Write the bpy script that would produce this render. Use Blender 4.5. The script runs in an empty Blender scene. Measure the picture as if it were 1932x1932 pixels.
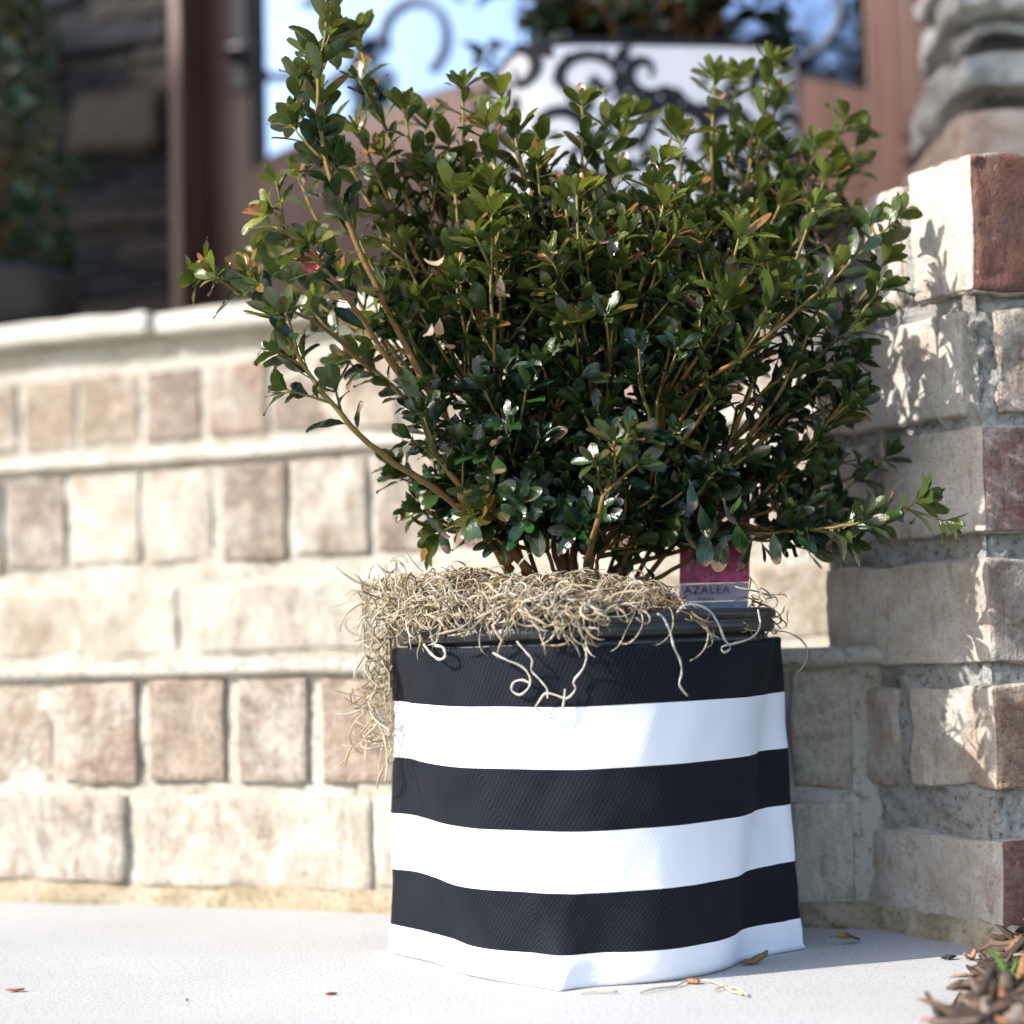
import bpy, math, random
import numpy as np
from mathutils import Vector, Matrix, noise

random.seed(7)
rng = np.random.default_rng(7)
S = bpy.context.scene
COL = S.collection

# ------------------------------------------------------------------ camera
H = 0.191            # lens height above the paving
FPX = 3400.0         # focal length, in units of 1932 for the picture width
ROLL = 0.025
PITCH = math.atan(244.0 / FPX)
cf = Vector((0, math.cos(PITCH), math.sin(PITCH)))
r0 = Vector((1, 0, 0))
u0 = Vector((0, -math.sin(PITCH), math.cos(PITCH)))
cr = (r0 - u0 * ROLL).normalized()
cu = (u0 + r0 * ROLL).normalized()
cam_d = bpy.data.cameras.new("camera")
cam = bpy.data.objects.new("camera", cam_d)
COL.objects.link(cam)
M = Matrix((cr, cu, -cf)).transposed().to_4x4()
M.translation = Vector((0, 0, H))
cam.matrix_world = M
cam_d.sensor_width = 36.0
cam_d.lens = FPX / 1932.0 * 36.0
cam_d.clip_start = 0.02
cam_d.clip_end = 1000
cam_d.dof.use_dof = True
cam_d.dof.focus_distance = 1.045
cam_d.dof.aperture_fstop = 4.0
S.camera = cam
CAM = Vector((0, 0, H))


def ray(u, v):
    return cf * FPX + cr * (u - 966.0) - cu * (v - 966.0)


def at(u, v, Y):
    d = ray(u, v)
    return CAM + d * (Y / d.y)


def on_ground(u, v, z=0.0):
    d = ray(u, v)
    return CAM + d * ((z - H) / d.z)


# ------------------------------------------------------------------ light
SUN_EL = math.radians(33)
sun_h = Vector((-0.912, -0.405, 0)).normalized()
sun_dir = Vector((sun_h.x * math.cos(SUN_EL), sun_h.y * math.cos(SUN_EL), math.sin(SUN_EL)))
W = bpy.data.worlds.new("World")
S.world = W
W.use_nodes = True
wn = W.node_tree
bg = wn.nodes["Background"]
sky = wn.nodes.new("ShaderNodeTexSky")
sky.sky_type = 'NISHITA'
sky.sun_disc = False
sky.sun_elevation = SUN_EL
sky.sun_rotation = math.atan2(sun_h.x, sun_h.y)
sky.air_density = 1.0
sky.dust_density = 1.6
sky.ozone_density = 1.0
wn.links.new(sky.outputs[0], bg.inputs[0])
bg.inputs[1].default_value = 0.15
sl = bpy.data.lights.new("sun", 'SUN')
sl.energy = 3.1
sl.angle = math.radians(0.55)
sl.color = (1.0, 0.965, 0.91)
so = bpy.data.objects.new("sun", sl)
COL.objects.link(so)
so.rotation_euler = (-sun_dir).to_track_quat('-Z', 'Y').to_euler()
so.location = sun_dir * 20
S.view_settings.view_transform = 'Standard'
S.view_settings.look = 'None'
S.view_settings.gamma = 1.0
S.view_settings.use_curve_mapping = False
S.view_settings.exposure = 1.42
S.render.engine = 'CYCLES'
S.cycles.max_bounces = 8
S.cycles.diffuse_bounces = 4
S.cycles.transparent_max_bounces = 8
S.cycles.caustics_reflective = False
S.cycles.caustics_refractive = False
S.cycles.use_denoising = True

# ------------------------------------------------------------------ helpers


def link(name, me, parent=None, mat=None):
    o = bpy.data.objects.new(name, me)
    COL.objects.link(o)
    if parent is not None:
        o.parent = parent
    if mat is not None and me is not None and len(me.materials) == 0:
        me.materials.append(mat)
    return o


def mesh(name, verts, faces, smooth=True):
    me = bpy.data.meshes.new(name)
    me.from_pydata([tuple(v) for v in verts], [], [tuple(f) for f in faces])
    if smooth:
        me.polygons.foreach_set("use_smooth", [True] * len(me.polygons))
    me.update()
    return me


def empty(name, loc=(0, 0, 0)):
    o = bpy.data.objects.new(name, None)
    COL.objects.link(o)
    o.location = loc
    o.empty_display_size = 0.02
    return o


def tag(o, label, cat, group=None):
    o["label"] = label
    o["category"] = cat
    if group:
        o["group"] = group
    return o


def struct(o):
    o["kind"] = "structure"
    return o


def fbm(p, s, seed=0.0, o=3):
    t, a, f = 0.0, 1.0, s
    for _ in range(o):
        t += a * noise.noise(Vector((p[0] * f + seed, p[1] * f - seed * 1.7, p[2] * f + seed * 0.6)))
        a *= 0.5
        f *= 2.1
    return t


# -------- materials
class NT:
    def __init__(self, name, rough=0.6, spec=0.5):
        self.m = bpy.data.materials.new(name)
        self.m.use_nodes = True
        self.t = self.m.node_tree
        self.b = self.t.nodes["Principled BSDF"]
        self.out = self.t.nodes["Material Output"]
        self.b.inputs["Roughness"].default_value = rough
        self.b.inputs["Specular IOR Level"].default_value = spec

    def n(self, typ, **kw):
        x = self.t.nodes.new(typ)
        for k, v in kw.items():
            if hasattr(x, k):
                setattr(x, k, v)
        return x

    def l(self, a, b):
        self.t.links.new(a, b)

    def co(self, kind="Object", scale=(1, 1, 1)):
        tc = self.n("ShaderNodeTexCoord")
        mp = self.n("ShaderNodeMapping")
        mp.inputs["Scale"].default_value = scale
        self.l(tc.outputs[kind], mp.inputs[0])
        return mp.outputs[0]

    def noise(self, co, scale, detail=4, rough=0.6, dist=0.0):
        x = self.n("ShaderNodeTexNoise")
        x.inputs["Scale"].default_value = scale
        x.inputs["Detail"].default_value = detail
        x.inputs["Roughness"].default_value = rough
        x.inputs["Distortion"].default_value = dist
        if co is not None:
            self.l(co, x.inputs["Vector"])
        return x.outputs["Fac"]

    def vor(self, co, scale, feature='F1'):
        x = self.n("ShaderNodeTexVoronoi", feature=feature)
        x.inputs["Scale"].default_value = scale
        self.l(co, x.inputs["Vector"])
        return x

    def ramp(self, fac, stops, interp='LINEAR'):
        x = self.n("ShaderNodeValToRGB")
        x.color_ramp.interpolation = interp
        e = x.color_ramp.elements
        while len(e) < len(stops):
            e.new(0.5)
        for i, (p, c) in enumerate(stops):
            e[i].position = p
            e[i].color = (c[0], c[1], c[2], 1) if not isinstance(c, (int, float)) else (c, c, c, 1)
        self.l(fac, x.inputs[0])
        return x.outputs[0]

    def mix(self, fac, a, b, blend='MIX'):
        x = self.n("ShaderNodeMix", data_type='RGBA', blend_type=blend)
        for s, i in ((fac, 0), (a, 6), (b, 7)):
            if isinstance(s, (int, float)):
                x.inputs[i].default_value = s
            elif isinstance(s, tuple):
                x.inputs[i].default_value = (*s, 1) if len(s) == 3 else s
            else:
                self.l(s, x.inputs[i])
        return x.outputs[2]

    def math(self, op, a, b=0.0, clamp=False):
        x = self.n("ShaderNodeMath", operation=op, use_clamp=clamp)
        for i, s in enumerate((a, b)):
            if isinstance(s, (int, float)):
                x.inputs[i].default_value = s
            else:
                self.l(s, x.inputs[i])
        return x.outputs[0]

    def color(self, c):
        if isinstance(c, tuple):
            self.b.inputs["Base Color"].default_value = (*c, 1)
        else:
            self.l(c, self.b.inputs["Base Color"])

    def bump(self, h, dist=0.001, strength=1.0, normal=None):
        x = self.n("ShaderNodeBump")
        x.inputs["Distance"].default_value = dist
        x.inputs["Strength"].default_value = strength
        self.l(h, x.inputs["Height"])
        if normal is not None:
            self.l(normal, x.inputs["Normal"])
        self.l(x.outputs[0], self.b.inputs["Normal"])
        return x.outputs[0]


def simple(name, col, rough=0.6, spec=0.5, var=0.25, scale=30, bump=0.0, bscale=200):
    k = NT(name, rough, spec)
    c = k.co()
    n1 = k.noise(c, scale)
    lo = tuple(x * (1 - var) for x in col)
    hi = tuple(min(1, x * (1 + var)) for x in col)
    k.color(k.ramp(n1, [(0.3, lo), (0.7, hi)]))
    if bump:
        k.bump(k.noise(c, bscale), bump)
    return k.m


# concrete paving
k = NT("concrete", 0.9, 0.25)
c = k.co()
big = k.noise(c, 5, 4)
mid = k.noise(c, 60, 5)
fine = k.noise(c, 480, 4, 0.85)
v = k.vor(c, 800)
base = k.ramp(big, [(0.3, (0.395, 0.39, 0.378)), (0.7, (0.475, 0.47, 0.458))])
base = k.mix(k.ramp(mid, [(0.35, 0.0), (0.75, 0.35)]), base, (0.41, 0.41, 0.40))
base = k.mix(k.ramp(fine, [(0.36, 0.95), (0.49, 0.0)]), base, (0.17, 0.17, 0.175))
base = k.mix(k.ramp(k.noise(c, 330, 3, 0.7), [(0.28, 0.8), (0.36, 0.0)]), base, (0.16, 0.16, 0.165))
base = k.mix(k.ramp(k.noise(c, 2.2, 5, 0.65), [(0.52, 0.0), (0.70, 0.35)]), base, (0.34, 0.335, 0.32))
base = k.mix(k.ramp(k.noise(c, 260, 2), [(0.70, 0.0), (0.78, 0.6)]), base, (0.40, 0.33, 0.26))
k.color(base)
hh = k.math('ADD', k.math('MULTIPLY', fine, 0.7), k.math('MULTIPLY', v.outputs["Distance"], 0.6))
k.bump(hh, 0.0004, 0.6)
M_CONC = k.m

# mortar
k = NT("mortar", 0.95, 0.15)
c = k.co()
a1 = k.noise(c, 14, 5)
a2 = k.noise(c, 200, 6, 0.78)
base = k.ramp(a1, [(0.3, (0.62, 0.59, 0.53)), (0.55, (0.73, 0.71, 0.66)), (0.8, (0.78, 0.77, 0.74))])
base = k.mix(k.ramp(k.noise(c, 34, 5, 0.7), [(0.55, 0.0), (0.70, 0.6)]), base, (0.30, 0.27, 0.20))
base = k.mix(k.ramp(a2, [(0.37, 0.95), (0.48, 0.0)]), base, (0.20, 0.185, 0.15))
base = k.mix(k.ramp(k.noise(c, 300, 3), [(0.60, 0.0), (0.70, 0.7)]), base, (0.78, 0.77, 0.74))
base = k.mix(k.ramp(k.noise(c, 9, 3), [(0.60, 0.0), (0.72, 0.5)]), base, (0.46, 0.37, 0.22))
k.color(base)
k.bump(k.math('ADD', a2, k.math('MULTIPLY', k.noise(c, 480, 4, 0.8), 0.6)), 0.010, 1.0)
M_MORT = k.m

# creamier mortar of the steps
k = NT("cream_mortar", 0.95, 0.15)
c = k.co()
a1 = k.noise(c, 14, 5)
a2 = k.noise(c, 150, 6, 0.7)
base = k.ramp(a1, [(0.3, (0.58, 0.52, 0.42)), (0.5, (0.70, 0.66, 0.57)), (0.75, (0.75, 0.73, 0.68))])
base = k.mix(k.ramp(k.noise(c, 26, 5, 0.7), [(0.56, 0.0), (0.70, 0.6)]), base, (0.36, 0.31, 0.22))
base = k.mix(k.ramp(a2, [(0.34, 0.8), (0.46, 0.0)]), base, (0.20, 0.175, 0.12))
k.color(base)
k.bump(k.math('ADD', a2, k.noise(c, 420, 4, 0.8)), 0.004, 1.0)
M_CREAM = k.m

k = NT("sandy_mortar", 0.95, 0.15)
c = k.co()
a1 = k.noise(c, 30, 5)
a2 = k.noise(c, 240, 6, 0.75)
base = k.ramp(a1, [(0.3, (0.30, 0.24, 0.15)), (0.5, (0.46, 0.38, 0.26)), (0.75, (0.58, 0.52, 0.40))])
base = k.mix(k.ramp(a2, [(0.32, 0.8), (0.48, 0.0)]), base, (0.12, 0.10, 0.06))
k.color(base)
k.bump(a2, 0.004, 1.0)
M_SANDY = k.m

# brick: object colour is the fired clay, alpha the amount of lime wash; 'wash' is per face
k = NT("brick", 0.88, 0.25)
tc = k.n("ShaderNodeTexCoord")
oi = k.n("ShaderNodeObjectInfo")
vm = k.n("ShaderNodeVectorMath", operation='ADD')
k.l(tc.outputs["Object"], vm.inputs[0])
sc = k.n("ShaderNodeVectorMath", operation='SCALE')
k.l(oi.outputs["Location"], sc.inputs[0])
sc.inputs["Scale"].default_value = 3.7
k.l(sc.outputs[0], vm.inputs[1])
pos = vm.outputs[0]
mpz = k.n("ShaderNodeMapping")
mpz.inputs["Scale"].default_value = (1, 1, 0.28)
k.l(pos, mpz.inputs[0])
streak = k.noise(mpz.outputs[0], 110, 4, 0.65)
blot = k.noise(pos, 26, 5, 0.6, 0.6)
grit = k.noise(pos, 420, 4, 0.75)
clay = k.mix(k.ramp(blot, [(0.3, 0.0), (0.75, 0.7)]), oi.outputs["Color"], (0.13, 0.085, 0.062))
mph = k.n("ShaderNodeMapping")
mph.inputs["Scale"].default_value = (0.25, 0.25, 1)
k.l(pos, mph.inputs[0])
hs_ = k.noise(mph.outputs[0], 190, 5, 0.7)
wa = k.n("ShaderNodeAttribute", attribute_name="wash")
wg = k.math('MULTIPLY', k.math('SUBTRACT', wa.outputs["Fac"], 0.15), 1.4, True)
clay = k.mix(k.math('MULTIPLY', wg, k.ramp(hs_, [(0.42, 0.0), (0.66, 0.6)])), clay, (0.44, 0.35, 0.28))
clay = k.mix(k.math('MULTIPLY', wg, k.ramp(k.noise(pos, 48, 4, 0.65, 0.5), [(0.50, 0.0), (0.64, 0.75)])), clay, (0.47, 0.38, 0.31))
clay = k.mix(k.ramp(k.noise(pos, 31, 4, 0.65, 0.9), [(0.30, 0.7), (0.45, 0.0)]), clay, (0.15, 0.105, 0.08))
clay = k.mix(k.ramp(grit, [(0.33, 0.8), (0.48, 0.0)]), clay, (0.06, 0.04, 0.035))
clay = k.mix(k.ramp(k.noise(pos, 150, 4, 0.7), [(0.60, 0.0), (0.72, 0.45)]), clay, (0.42, 0.33, 0.28))
amt = k.math('MULTIPLY', oi.outputs["Alpha"], wa.outputs["Fac"])
wn_ = k.math('ADD', k.math('MULTIPLY', k.noise(pos, 17, 7, 0.72, 0.5), 0.78), k.math('MULTIPLY', streak, 0.22))
thr = k.math('SUBTRACT', 0.80, k.math('MULTIPLY', amt, 0.56))
msk = k.math('MULTIPLY', k.math('ADD', k.math('SUBTRACT', wn_, thr), 0.03), 4.5, True)
msk = k.math('MULTIPLY', msk, 0.9)
lime = k.ramp(k.noise(pos, 45, 5, 0.7), [(0.25, (0.44, 0.40, 0.32)), (0.5, (0.60, 0.575, 0.50)), (0.75, (0.73, 0.715, 0.665))])
lime = k.mix(k.ramp(streak, [(0.30, 0.6), (0.45, 0.0)]), lime, (0.22, 0.165, 0.12))
lime = k.mix(k.ramp(grit, [(0.34, 0.6), (0.46, 0.0)]), lime, (0.24, 0.20, 0.16))
lime = k.mix(k.ramp(k.noise(pos, 9, 4, 0.6), [(0.52, 0.0), (0.70, 0.6)]), lime, (0.30, 0.235, 0.18))
lime = k.mix(0.20, lime, oi.outputs["Color"])
k.color(k.mix(msk, clay, lime))
pit = k.vor(pos, 170)
hgt = k.math('ADD', k.math('MULTIPLY', grit, 0.5), k.math('ADD', k.math('MULTIPLY', blot, 1.3), k.math('MULTIPLY', msk, 0.35)))
hgt = k.math('ADD', hgt, k.math('MULTIPLY', k.math('LESS_THAN', pit.outputs["Distance"], 0.17), -0.5))
hgt = k.math('ADD', hgt, k.math('MULTIPLY', streak, 0.6))
k.bump(hgt, 0.0034, 1.0)
M_BRICK = k.m

# capstone
k = NT("pale_capstone", 0.85, 0.3)
c = k.co()
a1 = k.noise(c, 16, 5)
base = k.ramp(a1, [(0.3, (0.44, 0.42, 0.36)), (0.7, (0.55, 0.53, 0.47))])
base = k.mix(k.ramp(k.noise(c, 90, 4), [(0.3, 0.5), (0.5, 0)]), base, (0.3, 0.28, 0.2))
k.color(base)
k.bump(k.noise(c, 120, 5), 0.003)
M_CAP = k.m

# fabrics
def cloth(name, lo, hi, rough, bump, sheen=0.0):
    k = NT(name, rough, 0.15)
    tc = k.n("ShaderNodeTexCoord")
    sp = k.n("ShaderNodeSeparateXYZ")
    k.l(tc.outputs["UV"], sp.inputs[0])
    P = 2 * math.pi / 0.0027
    nz = k.noise(tc.outputs["UV"], 900, 2)
    ax = k.math('ADD', k.math('MULTIPLY', sp.outputs[0], P), k.math('MULTIPLY', nz, 0.6))
    ay = k.math('ADD', k.math('MULTIPLY', sp.outputs[1], P), k.math('MULTIPLY', nz, 0.6))
    w = k.math('MULTIPLY', k.math('SINE', ax), k.math('SINE', ay))
    w = k.math('ADD', k.math('MULTIPLY', w, 0.5), 0.5)
    lowf = k.noise(tc.outputs["UV"], 40, 4)
    f = k.math('ADD', k.math('MULTIPLY', w, 0.65), k.math('MULTIPLY', lowf, 0.35))
    k.color(k.ramp(f, [(0.15, lo), (0.85, hi)]))
    k.bump(w, 0.0002, bump * 0.35)
    if sheen:
        k.b.inputs["Sheen Weight"].default_value = sheen
        k.b.inputs["Sheen Roughness"].default_value = 0.4
        k.b.inputs["Sheen Tint"].default_value = (0.7, 0.8, 1, 1)
    return k.m


M_BLACK = cloth("black_canvas", (0.0006, 0.0009, 0.002), (0.013, 0.016, 0.025), 0.75, 1.0, 0.0)
M_WHITE = cloth("white_canvas", (0.73, 0.755, 0.82), (0.80, 0.82, 0.88), 0.65, 0.5)
M_LINING = cloth("canvas_lining", (0.16, 0.17, 0.22), (0.22, 0.23, 0.30), 0.7, 0.3)

# black plastic pot
k = NT("black_plastic", 0.36, 0.5)
c = k.co()
k.color(k.ramp(k.noise(c, 60, 5), [(0.35, (0.012, 0.013, 0.016)), (0.75, (0.035, 0.037, 0.043))]))
k.l(k.ramp(k.noise(c, 180, 4), [(0.3, 0.28), (0.7, 0.5)]), k.b.inputs["Roughness"])
k.bump(k.noise(c, 90, 3), 0.0006, 0.5)
M_PLASTIC = k.m

# leaves: attribute lc = (random, youth, damage); UV = (along, across)
k = NT("leaf", 0.36, 0.65)
at_ = k.n("ShaderNodeAttribute", attribute_name="lc")
sp = k.n("ShaderNodeSeparateColor")
k.l(at_.outputs["Color"], sp.inputs[0])
rnd, youth, dmg = sp.outputs[0], sp.outputs[1], sp.outputs[2]
tc = k.n("ShaderNodeTexCoord")
su = k.n("ShaderNodeSeparateXYZ")
k.l(tc.outputs["UV"], su.inputs[0])
along, across = su.outputs[0], su.outputs[1]
geo = k.n("ShaderNodeNewGeometry")
obj_n = k.noise(geo.outputs["Position"], 160, 3)
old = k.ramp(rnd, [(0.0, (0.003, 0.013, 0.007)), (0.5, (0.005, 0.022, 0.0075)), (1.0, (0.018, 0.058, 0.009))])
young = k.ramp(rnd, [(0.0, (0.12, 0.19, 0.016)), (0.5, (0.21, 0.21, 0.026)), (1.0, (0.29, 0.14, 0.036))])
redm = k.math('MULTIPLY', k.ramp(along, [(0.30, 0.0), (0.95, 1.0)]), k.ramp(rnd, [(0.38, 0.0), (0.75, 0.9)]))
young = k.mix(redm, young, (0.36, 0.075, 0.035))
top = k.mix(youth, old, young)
vein = k.ramp(k.math('ABSOLUTE', across), [(0.0, 0.55), (0.10, 0.0)])
top = k.mix(vein, top, k.mix(youth, (0.03, 0.07, 0.015), (0.20, 0.21, 0.045)))
bot = k.mix(youth, (0.026, 0.050, 0.014), (0.12, 0.15, 0.028))
colr = k.mix(geo.outputs["Backfacing"], top, bot)
br = k.math('ADD', along, k.math('MULTIPLY', obj_n, 0.5))
bm = k.math('MULTIPLY', k.ramp(k.math('SUBTRACT', br, k.math('SUBTRACT', 1.35, dmg)), [(0.0, 0.0), (0.06, 1.0)]), 1.0)
brown = k.ramp(obj_n, [(0.3, (0.05, 0.028, 0.02)), (0.6, (0.16, 0.09, 0.055)), (0.8, (0.34, 0.24, 0.15))])
brown = k.mix(k.ramp(dmg, [(0.88, 0.0), (0.95, 1.0)]), brown, (0.27, 0.195, 0.12))
colr = k.mix(bm, colr, brown)
k.color(colr)
k.l(k.math('ADD', k.math('MULTIPLY', obj_n, 0.3), k.math('ADD', 0.12, k.math('MULTIPLY', bm, 0.35))), k.b.inputs["Roughness"])
k.bump(k.math('ADD', k.noise(geo.outputs["Position"], 700, 3), k.math('MULTIPLY', vein, -0.8)), 0.0004, 0.6)
tr = k.n("ShaderNodeBsdfTranslucent")
k.l(k.mix(0.5, colr, k.mix(youth, (0.03, 0.12, 0.008), (0.42, 0.42, 0.03))), tr.inputs[0])
mx = k.n("ShaderNodeMixShader")
k.l(k.math('ADD', 0.07, k.math('MULTIPLY', youth, 0.25)), mx.inputs[0])
k.l(k.b.outputs[0], mx.inputs[1])
k.l(tr.outputs[0], mx.inputs[2])
k.l(mx.outputs[0], k.out.inputs[0])
M_LEAF = k.m

# stems: attribute lc.r = age (1 woody brown, 0 green-yellow)
k = NT("bark", 0.7, 0.3)
at_ = k.n("ShaderNodeAttribute", attribute_name="lc")
sp = k.n("ShaderNodeSeparateColor")
k.l(at_.outputs["Color"], sp.inputs[0])
geo = k.n("ShaderNodeNewGeometry")
n1 = k.noise(geo.outputs["Position"], 220, 4)
cc = k.ramp(sp.outputs[0], [(0.0, (0.20, 0.17, 0.035)), (0.45, (0.19, 0.125, 0.03)), (0.75, (0.24, 0.105, 0.035)), (1.0, (0.10, 0.05, 0.028))])
k.color(k.mix(k.ramp(n1, [(0.35, 0.5), (0.6, 0.0)]), cc, (0.07, 0.045, 0.025)))
k.bump(n1, 0.0006)
M_BARK = k.m


def attr_mat(name, rough, bump=0.0, bscale=500, spec=0.3):
    k = NT(name, rough, spec)
    a = k.n("ShaderNodeAttribute", attribute_name="lc")
    geo = k.n("ShaderNodeNewGeometry")
    n1 = k.noise(geo.outputs["Position"], bscale, 3)
    k.color(k.mix(k.ramp(n1, [(0.3, 0.45), (0.62, 0.0)]), a.outputs["Color"], k.mix(0.65, a.outputs["Color"], (0.03, 0.02, 0.012))))
    if bump:
        k.bump(n1, bump)
    return k.m


M_MOSS = attr_mat("dry_moss", 0.85, 0.0003, 900)
M_MULCH = attr_mat("shredded_bark", 0.85, 0.0015, 260)
M_SOIL = simple("potting_soil", (0.035, 0.024, 0.017), 0.95, 0.2, 0.5, 120, 0.004, 200)
M_WOOD = None
k = NT("stained_mahogany", 0.42, 0.45)
c = k.co(scale=(1, 1, 0.12))
g1 = k.noise(c, 45, 5, 0.6, 0.5)
k.color(k.ramp(g1, [(0.25, (0.062, 0.025, 0.017)), (0.55, (0.105, 0.047, 0.032)), (0.8, (0.14, 0.068, 0.048))]))
k.bump(g1, 0.0008)
M_WOOD = k.m
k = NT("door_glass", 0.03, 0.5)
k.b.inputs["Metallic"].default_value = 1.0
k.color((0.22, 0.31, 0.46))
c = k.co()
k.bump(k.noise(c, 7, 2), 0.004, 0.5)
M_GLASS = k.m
M_IRON = simple("iron_scrollwork", (0.05, 0.06, 0.08), 0.5, 0.5)
M_DARK = simple("dark_bronze", (0.018, 0.017, 0.018), 0.4, 0.5)
k = NT("ledge_stone", 0.85, 0.3)
oi = k.n("ShaderNodeObjectInfo")
c = k.co(scale=(1, 1, 2.5))
n1 = k.noise(c, 22, 5)
k.color(k.mix(k.ramp(n1, [(0.3, 0.6), (0.7, 0.0)]), oi.outputs["Color"], k.mix(0.6, oi.outputs["Color"], (0.03, 0.03, 0.035))))
k.bump(k.noise(c, 60, 5), 0.006)
M_LEDGE = k.m
M_DAMW = simple("white_print_cloth", (0.78, 0.78, 0.83), 0.65, 0.3, 0.04, 40)
M_DAMB = simple("black_print", (0.012, 0.012, 0.018), 0.6, 0.3)
M_LAWN = simple("lawn", (0.045, 0.075, 0.025), 0.95, 0.2, 0.5, 3, 0.02, 40)
M_HOUSE = simple("far_brick", (0.26, 0.17, 0.13), 0.9, 0.2, 0.3, 8, 0.006, 25)
M_ROOF = simple("roof_shingle", (0.06, 0.055, 0.05), 0.9, 0.2, 0.3, 10, 0.01, 20)
M_TRIM = simple("white_trim", (0.75, 0.74, 0.71), 0.6, 0.4, 0.04)
M_PANE = simple("window_pane", (0.03, 0.035, 0.04), 0.06, 0.6, 0.1)
M_TREE = simple("tree_bark", (0.10, 0.08, 0.065), 0.9, 0.2, 0.35, 30)

# -------- bricks
def _steps(n):
    t = np.linspace(-1, 1, n + 1)
    return np.sign(t) * (1 - (1 - np.abs(t)) ** 1.5)


def brick(name, quad, z0, z1, seed, rad=0.006, amp=0.0022, res=(9, 5, 5), wash=None, chip=1.0, warp=0.003, cfreq=70, flat=False):
    """quad: plan points front-left, front-right, back-right, back-left (Vectors, xy)."""
    q = [Vector((p[0], p[1])) for p in quad]
    lx = ((q[1] - q[0]).length + (q[2] - q[3]).length) / 4
    ly = ((q[3] - q[0]).length + (q[2] - q[1]).length) / 4
    lz = (z1 - z0) / 2
    hd = Vector((lx, ly, lz))
    ctr = (q[0] + q[1] + q[2] + q[3]) / 4
    C3 = Vector((ctr.x, ctr.y, (z0 + z1) / 2))
    ts = [_steps(n) for n in res]
    verts, idx, faces, fw = [], {}, [], []
    w = dict({'x-': 1, 'x+': 1, 'y-': 1, 'y+': 1, 'z-': 1, 'z+': 1}, **(wash or {}))

    def vid(p):
        key = (round(p[0], 4), round(p[1], 4), round(p[2], 4))
        if key in idx:
            return idx[key]
        m = Vector((p[0] * hd.x, p[1] * hd.y, p[2] * hd.z))
        inner = Vector(tuple(max(-(h - rad), min(h - rad, c_)) for c_, h in zip(m, hd)))
        d = m - inner
        L = d.length
        cnt = sum(1 for c_ in p if abs(c_) > 0.999)
        nrm = d.normalized() if L > 1e-9 else Vector((0, 0, 1))
        if L > 1e-9:
            m = inner + nrm * rad
        disp = amp * fbm(m, 22, seed, 3)
        ed = fbm(m, cfreq, seed + 9.1, 3)
        if cnt >= 2:
            disp -= chip * rad * (0.10 + 0.55 * max(0.0, ed))
        elif max(sorted(abs(c_) for c_ in p)[:2]) > 0.8:
            disp -= chip * rad * 0.30 * max(0.0, ed)
        m = m + nrm * disp
        m = m + Vector((noise.noise(m * 26 + Vector((seed, 0, 3))), noise.noise(m * 26 + Vector((5, seed, 0))), noise.noise(m * 26 + Vector((0, 8, seed))))) * warp
        a, b = m.x / hd.x * 0.5 + 0.5, m.y / hd.y * 0.5 + 0.5
        P = (q[0] * (1 - a) + q[1] * a) * (1 - b) + (q[3] * (1 - a) + q[2] * a) * b
        verts.append((P.x - C3.x, P.y - C3.y, m.z))
        idx[key] = len(verts) - 1
        return idx[key]

    for ax in range(3):
        o1, o2 = [i for i in range(3) if i != ax]
        for sg in (-1, 1):
            nm = 'xyz'[ax] + ('-' if sg < 0 else '+')
            for i in range(res[o1]):
                for j in range(res[o2]):
                    ps = []
                    for (ii, jj) in ((i, j), (i + 1, j), (i + 1, j + 1), (i, j + 1)):
                        p = [0, 0, 0]
                        p[ax] = sg
                        p[o1] = ts[o1][ii]
                        p[o2] = ts[o2][jj]
                        ps.append(vid(p))
                    flip = (sg < 0) != (ax == 1)
                    faces.append(ps[::-1] if flip else ps)
                    fw.append(w[nm])
    me = mesh(name, verts, faces, not flat)
    at_w = me.attributes.new("wash", 'FLOAT', 'FACE')
    at_w.data.foreach_set("value", fw)
    return me, C3


def lay(name, parent, quad, z0, z1, seed, col, wash_amt, mat=None, **kw):
    me, C3 = brick(name, quad, z0, z1, seed, **kw)
    o = link(name, me, parent, mat or M_BRICK)
    o.location = C3
    o.color = (*col, wash_amt)
    return o


# wall frame: E runs along the steps to the right, N runs away from the viewer
E = Vector((0.938, -0.3466)).normalized()
N = Vector((-E.y, E.x))


def WP(a, c, z=None):
    p = E * a + N * c
    return Vector((p.x, p.y)) if z is None else Vector((p.x, p.y, z))


def a_of(u, v, c):
    d = ray(u, v)
    t = (c - N.dot(Vector((CAM.x, CAM.y)))) / (N.x * d.x + N.y * d.y)
    p = CAM + d * t
    return E.dot(Vector((p.x, p.y))), p.z


def wall_quad(a0, a1, c0, c1):
    return [WP(a0, c0), WP(a1, c0), WP(a1, c1), WP(a0, c1)]


def rough_sheet(name, fn, nu, nv, parent=None, mat=None):
    vs = [fn(i / nu, j / nv) for j in range(nv + 1) for i in range(nu + 1)]
    fs = [(j * (nu + 1) + i, j * (nu + 1) + i + 1, (j + 1) * (nu + 1) + i + 1, (j + 1) * (nu + 1) + i) for j in range(nv) for i in range(nu)]
    return link(name, mesh(name, vs, fs), parent, mat)


def prism(name, poly, z0, z1, parent=None, mat=None):
    n = len(poly)
    vs = [(p[0], p[1], z0) for p in poly] + [(p[0], p[1], z1) for p in poly]
    fs = [tuple(range(n - 1, -1, -1)), tuple(range(n, 2 * n))] + [(i, (i + 1) % n, n + (i + 1) % n, n + i) for i in range(n)]
    return link(name, mesh(name, vs, fs, False), parent, mat)


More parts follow.
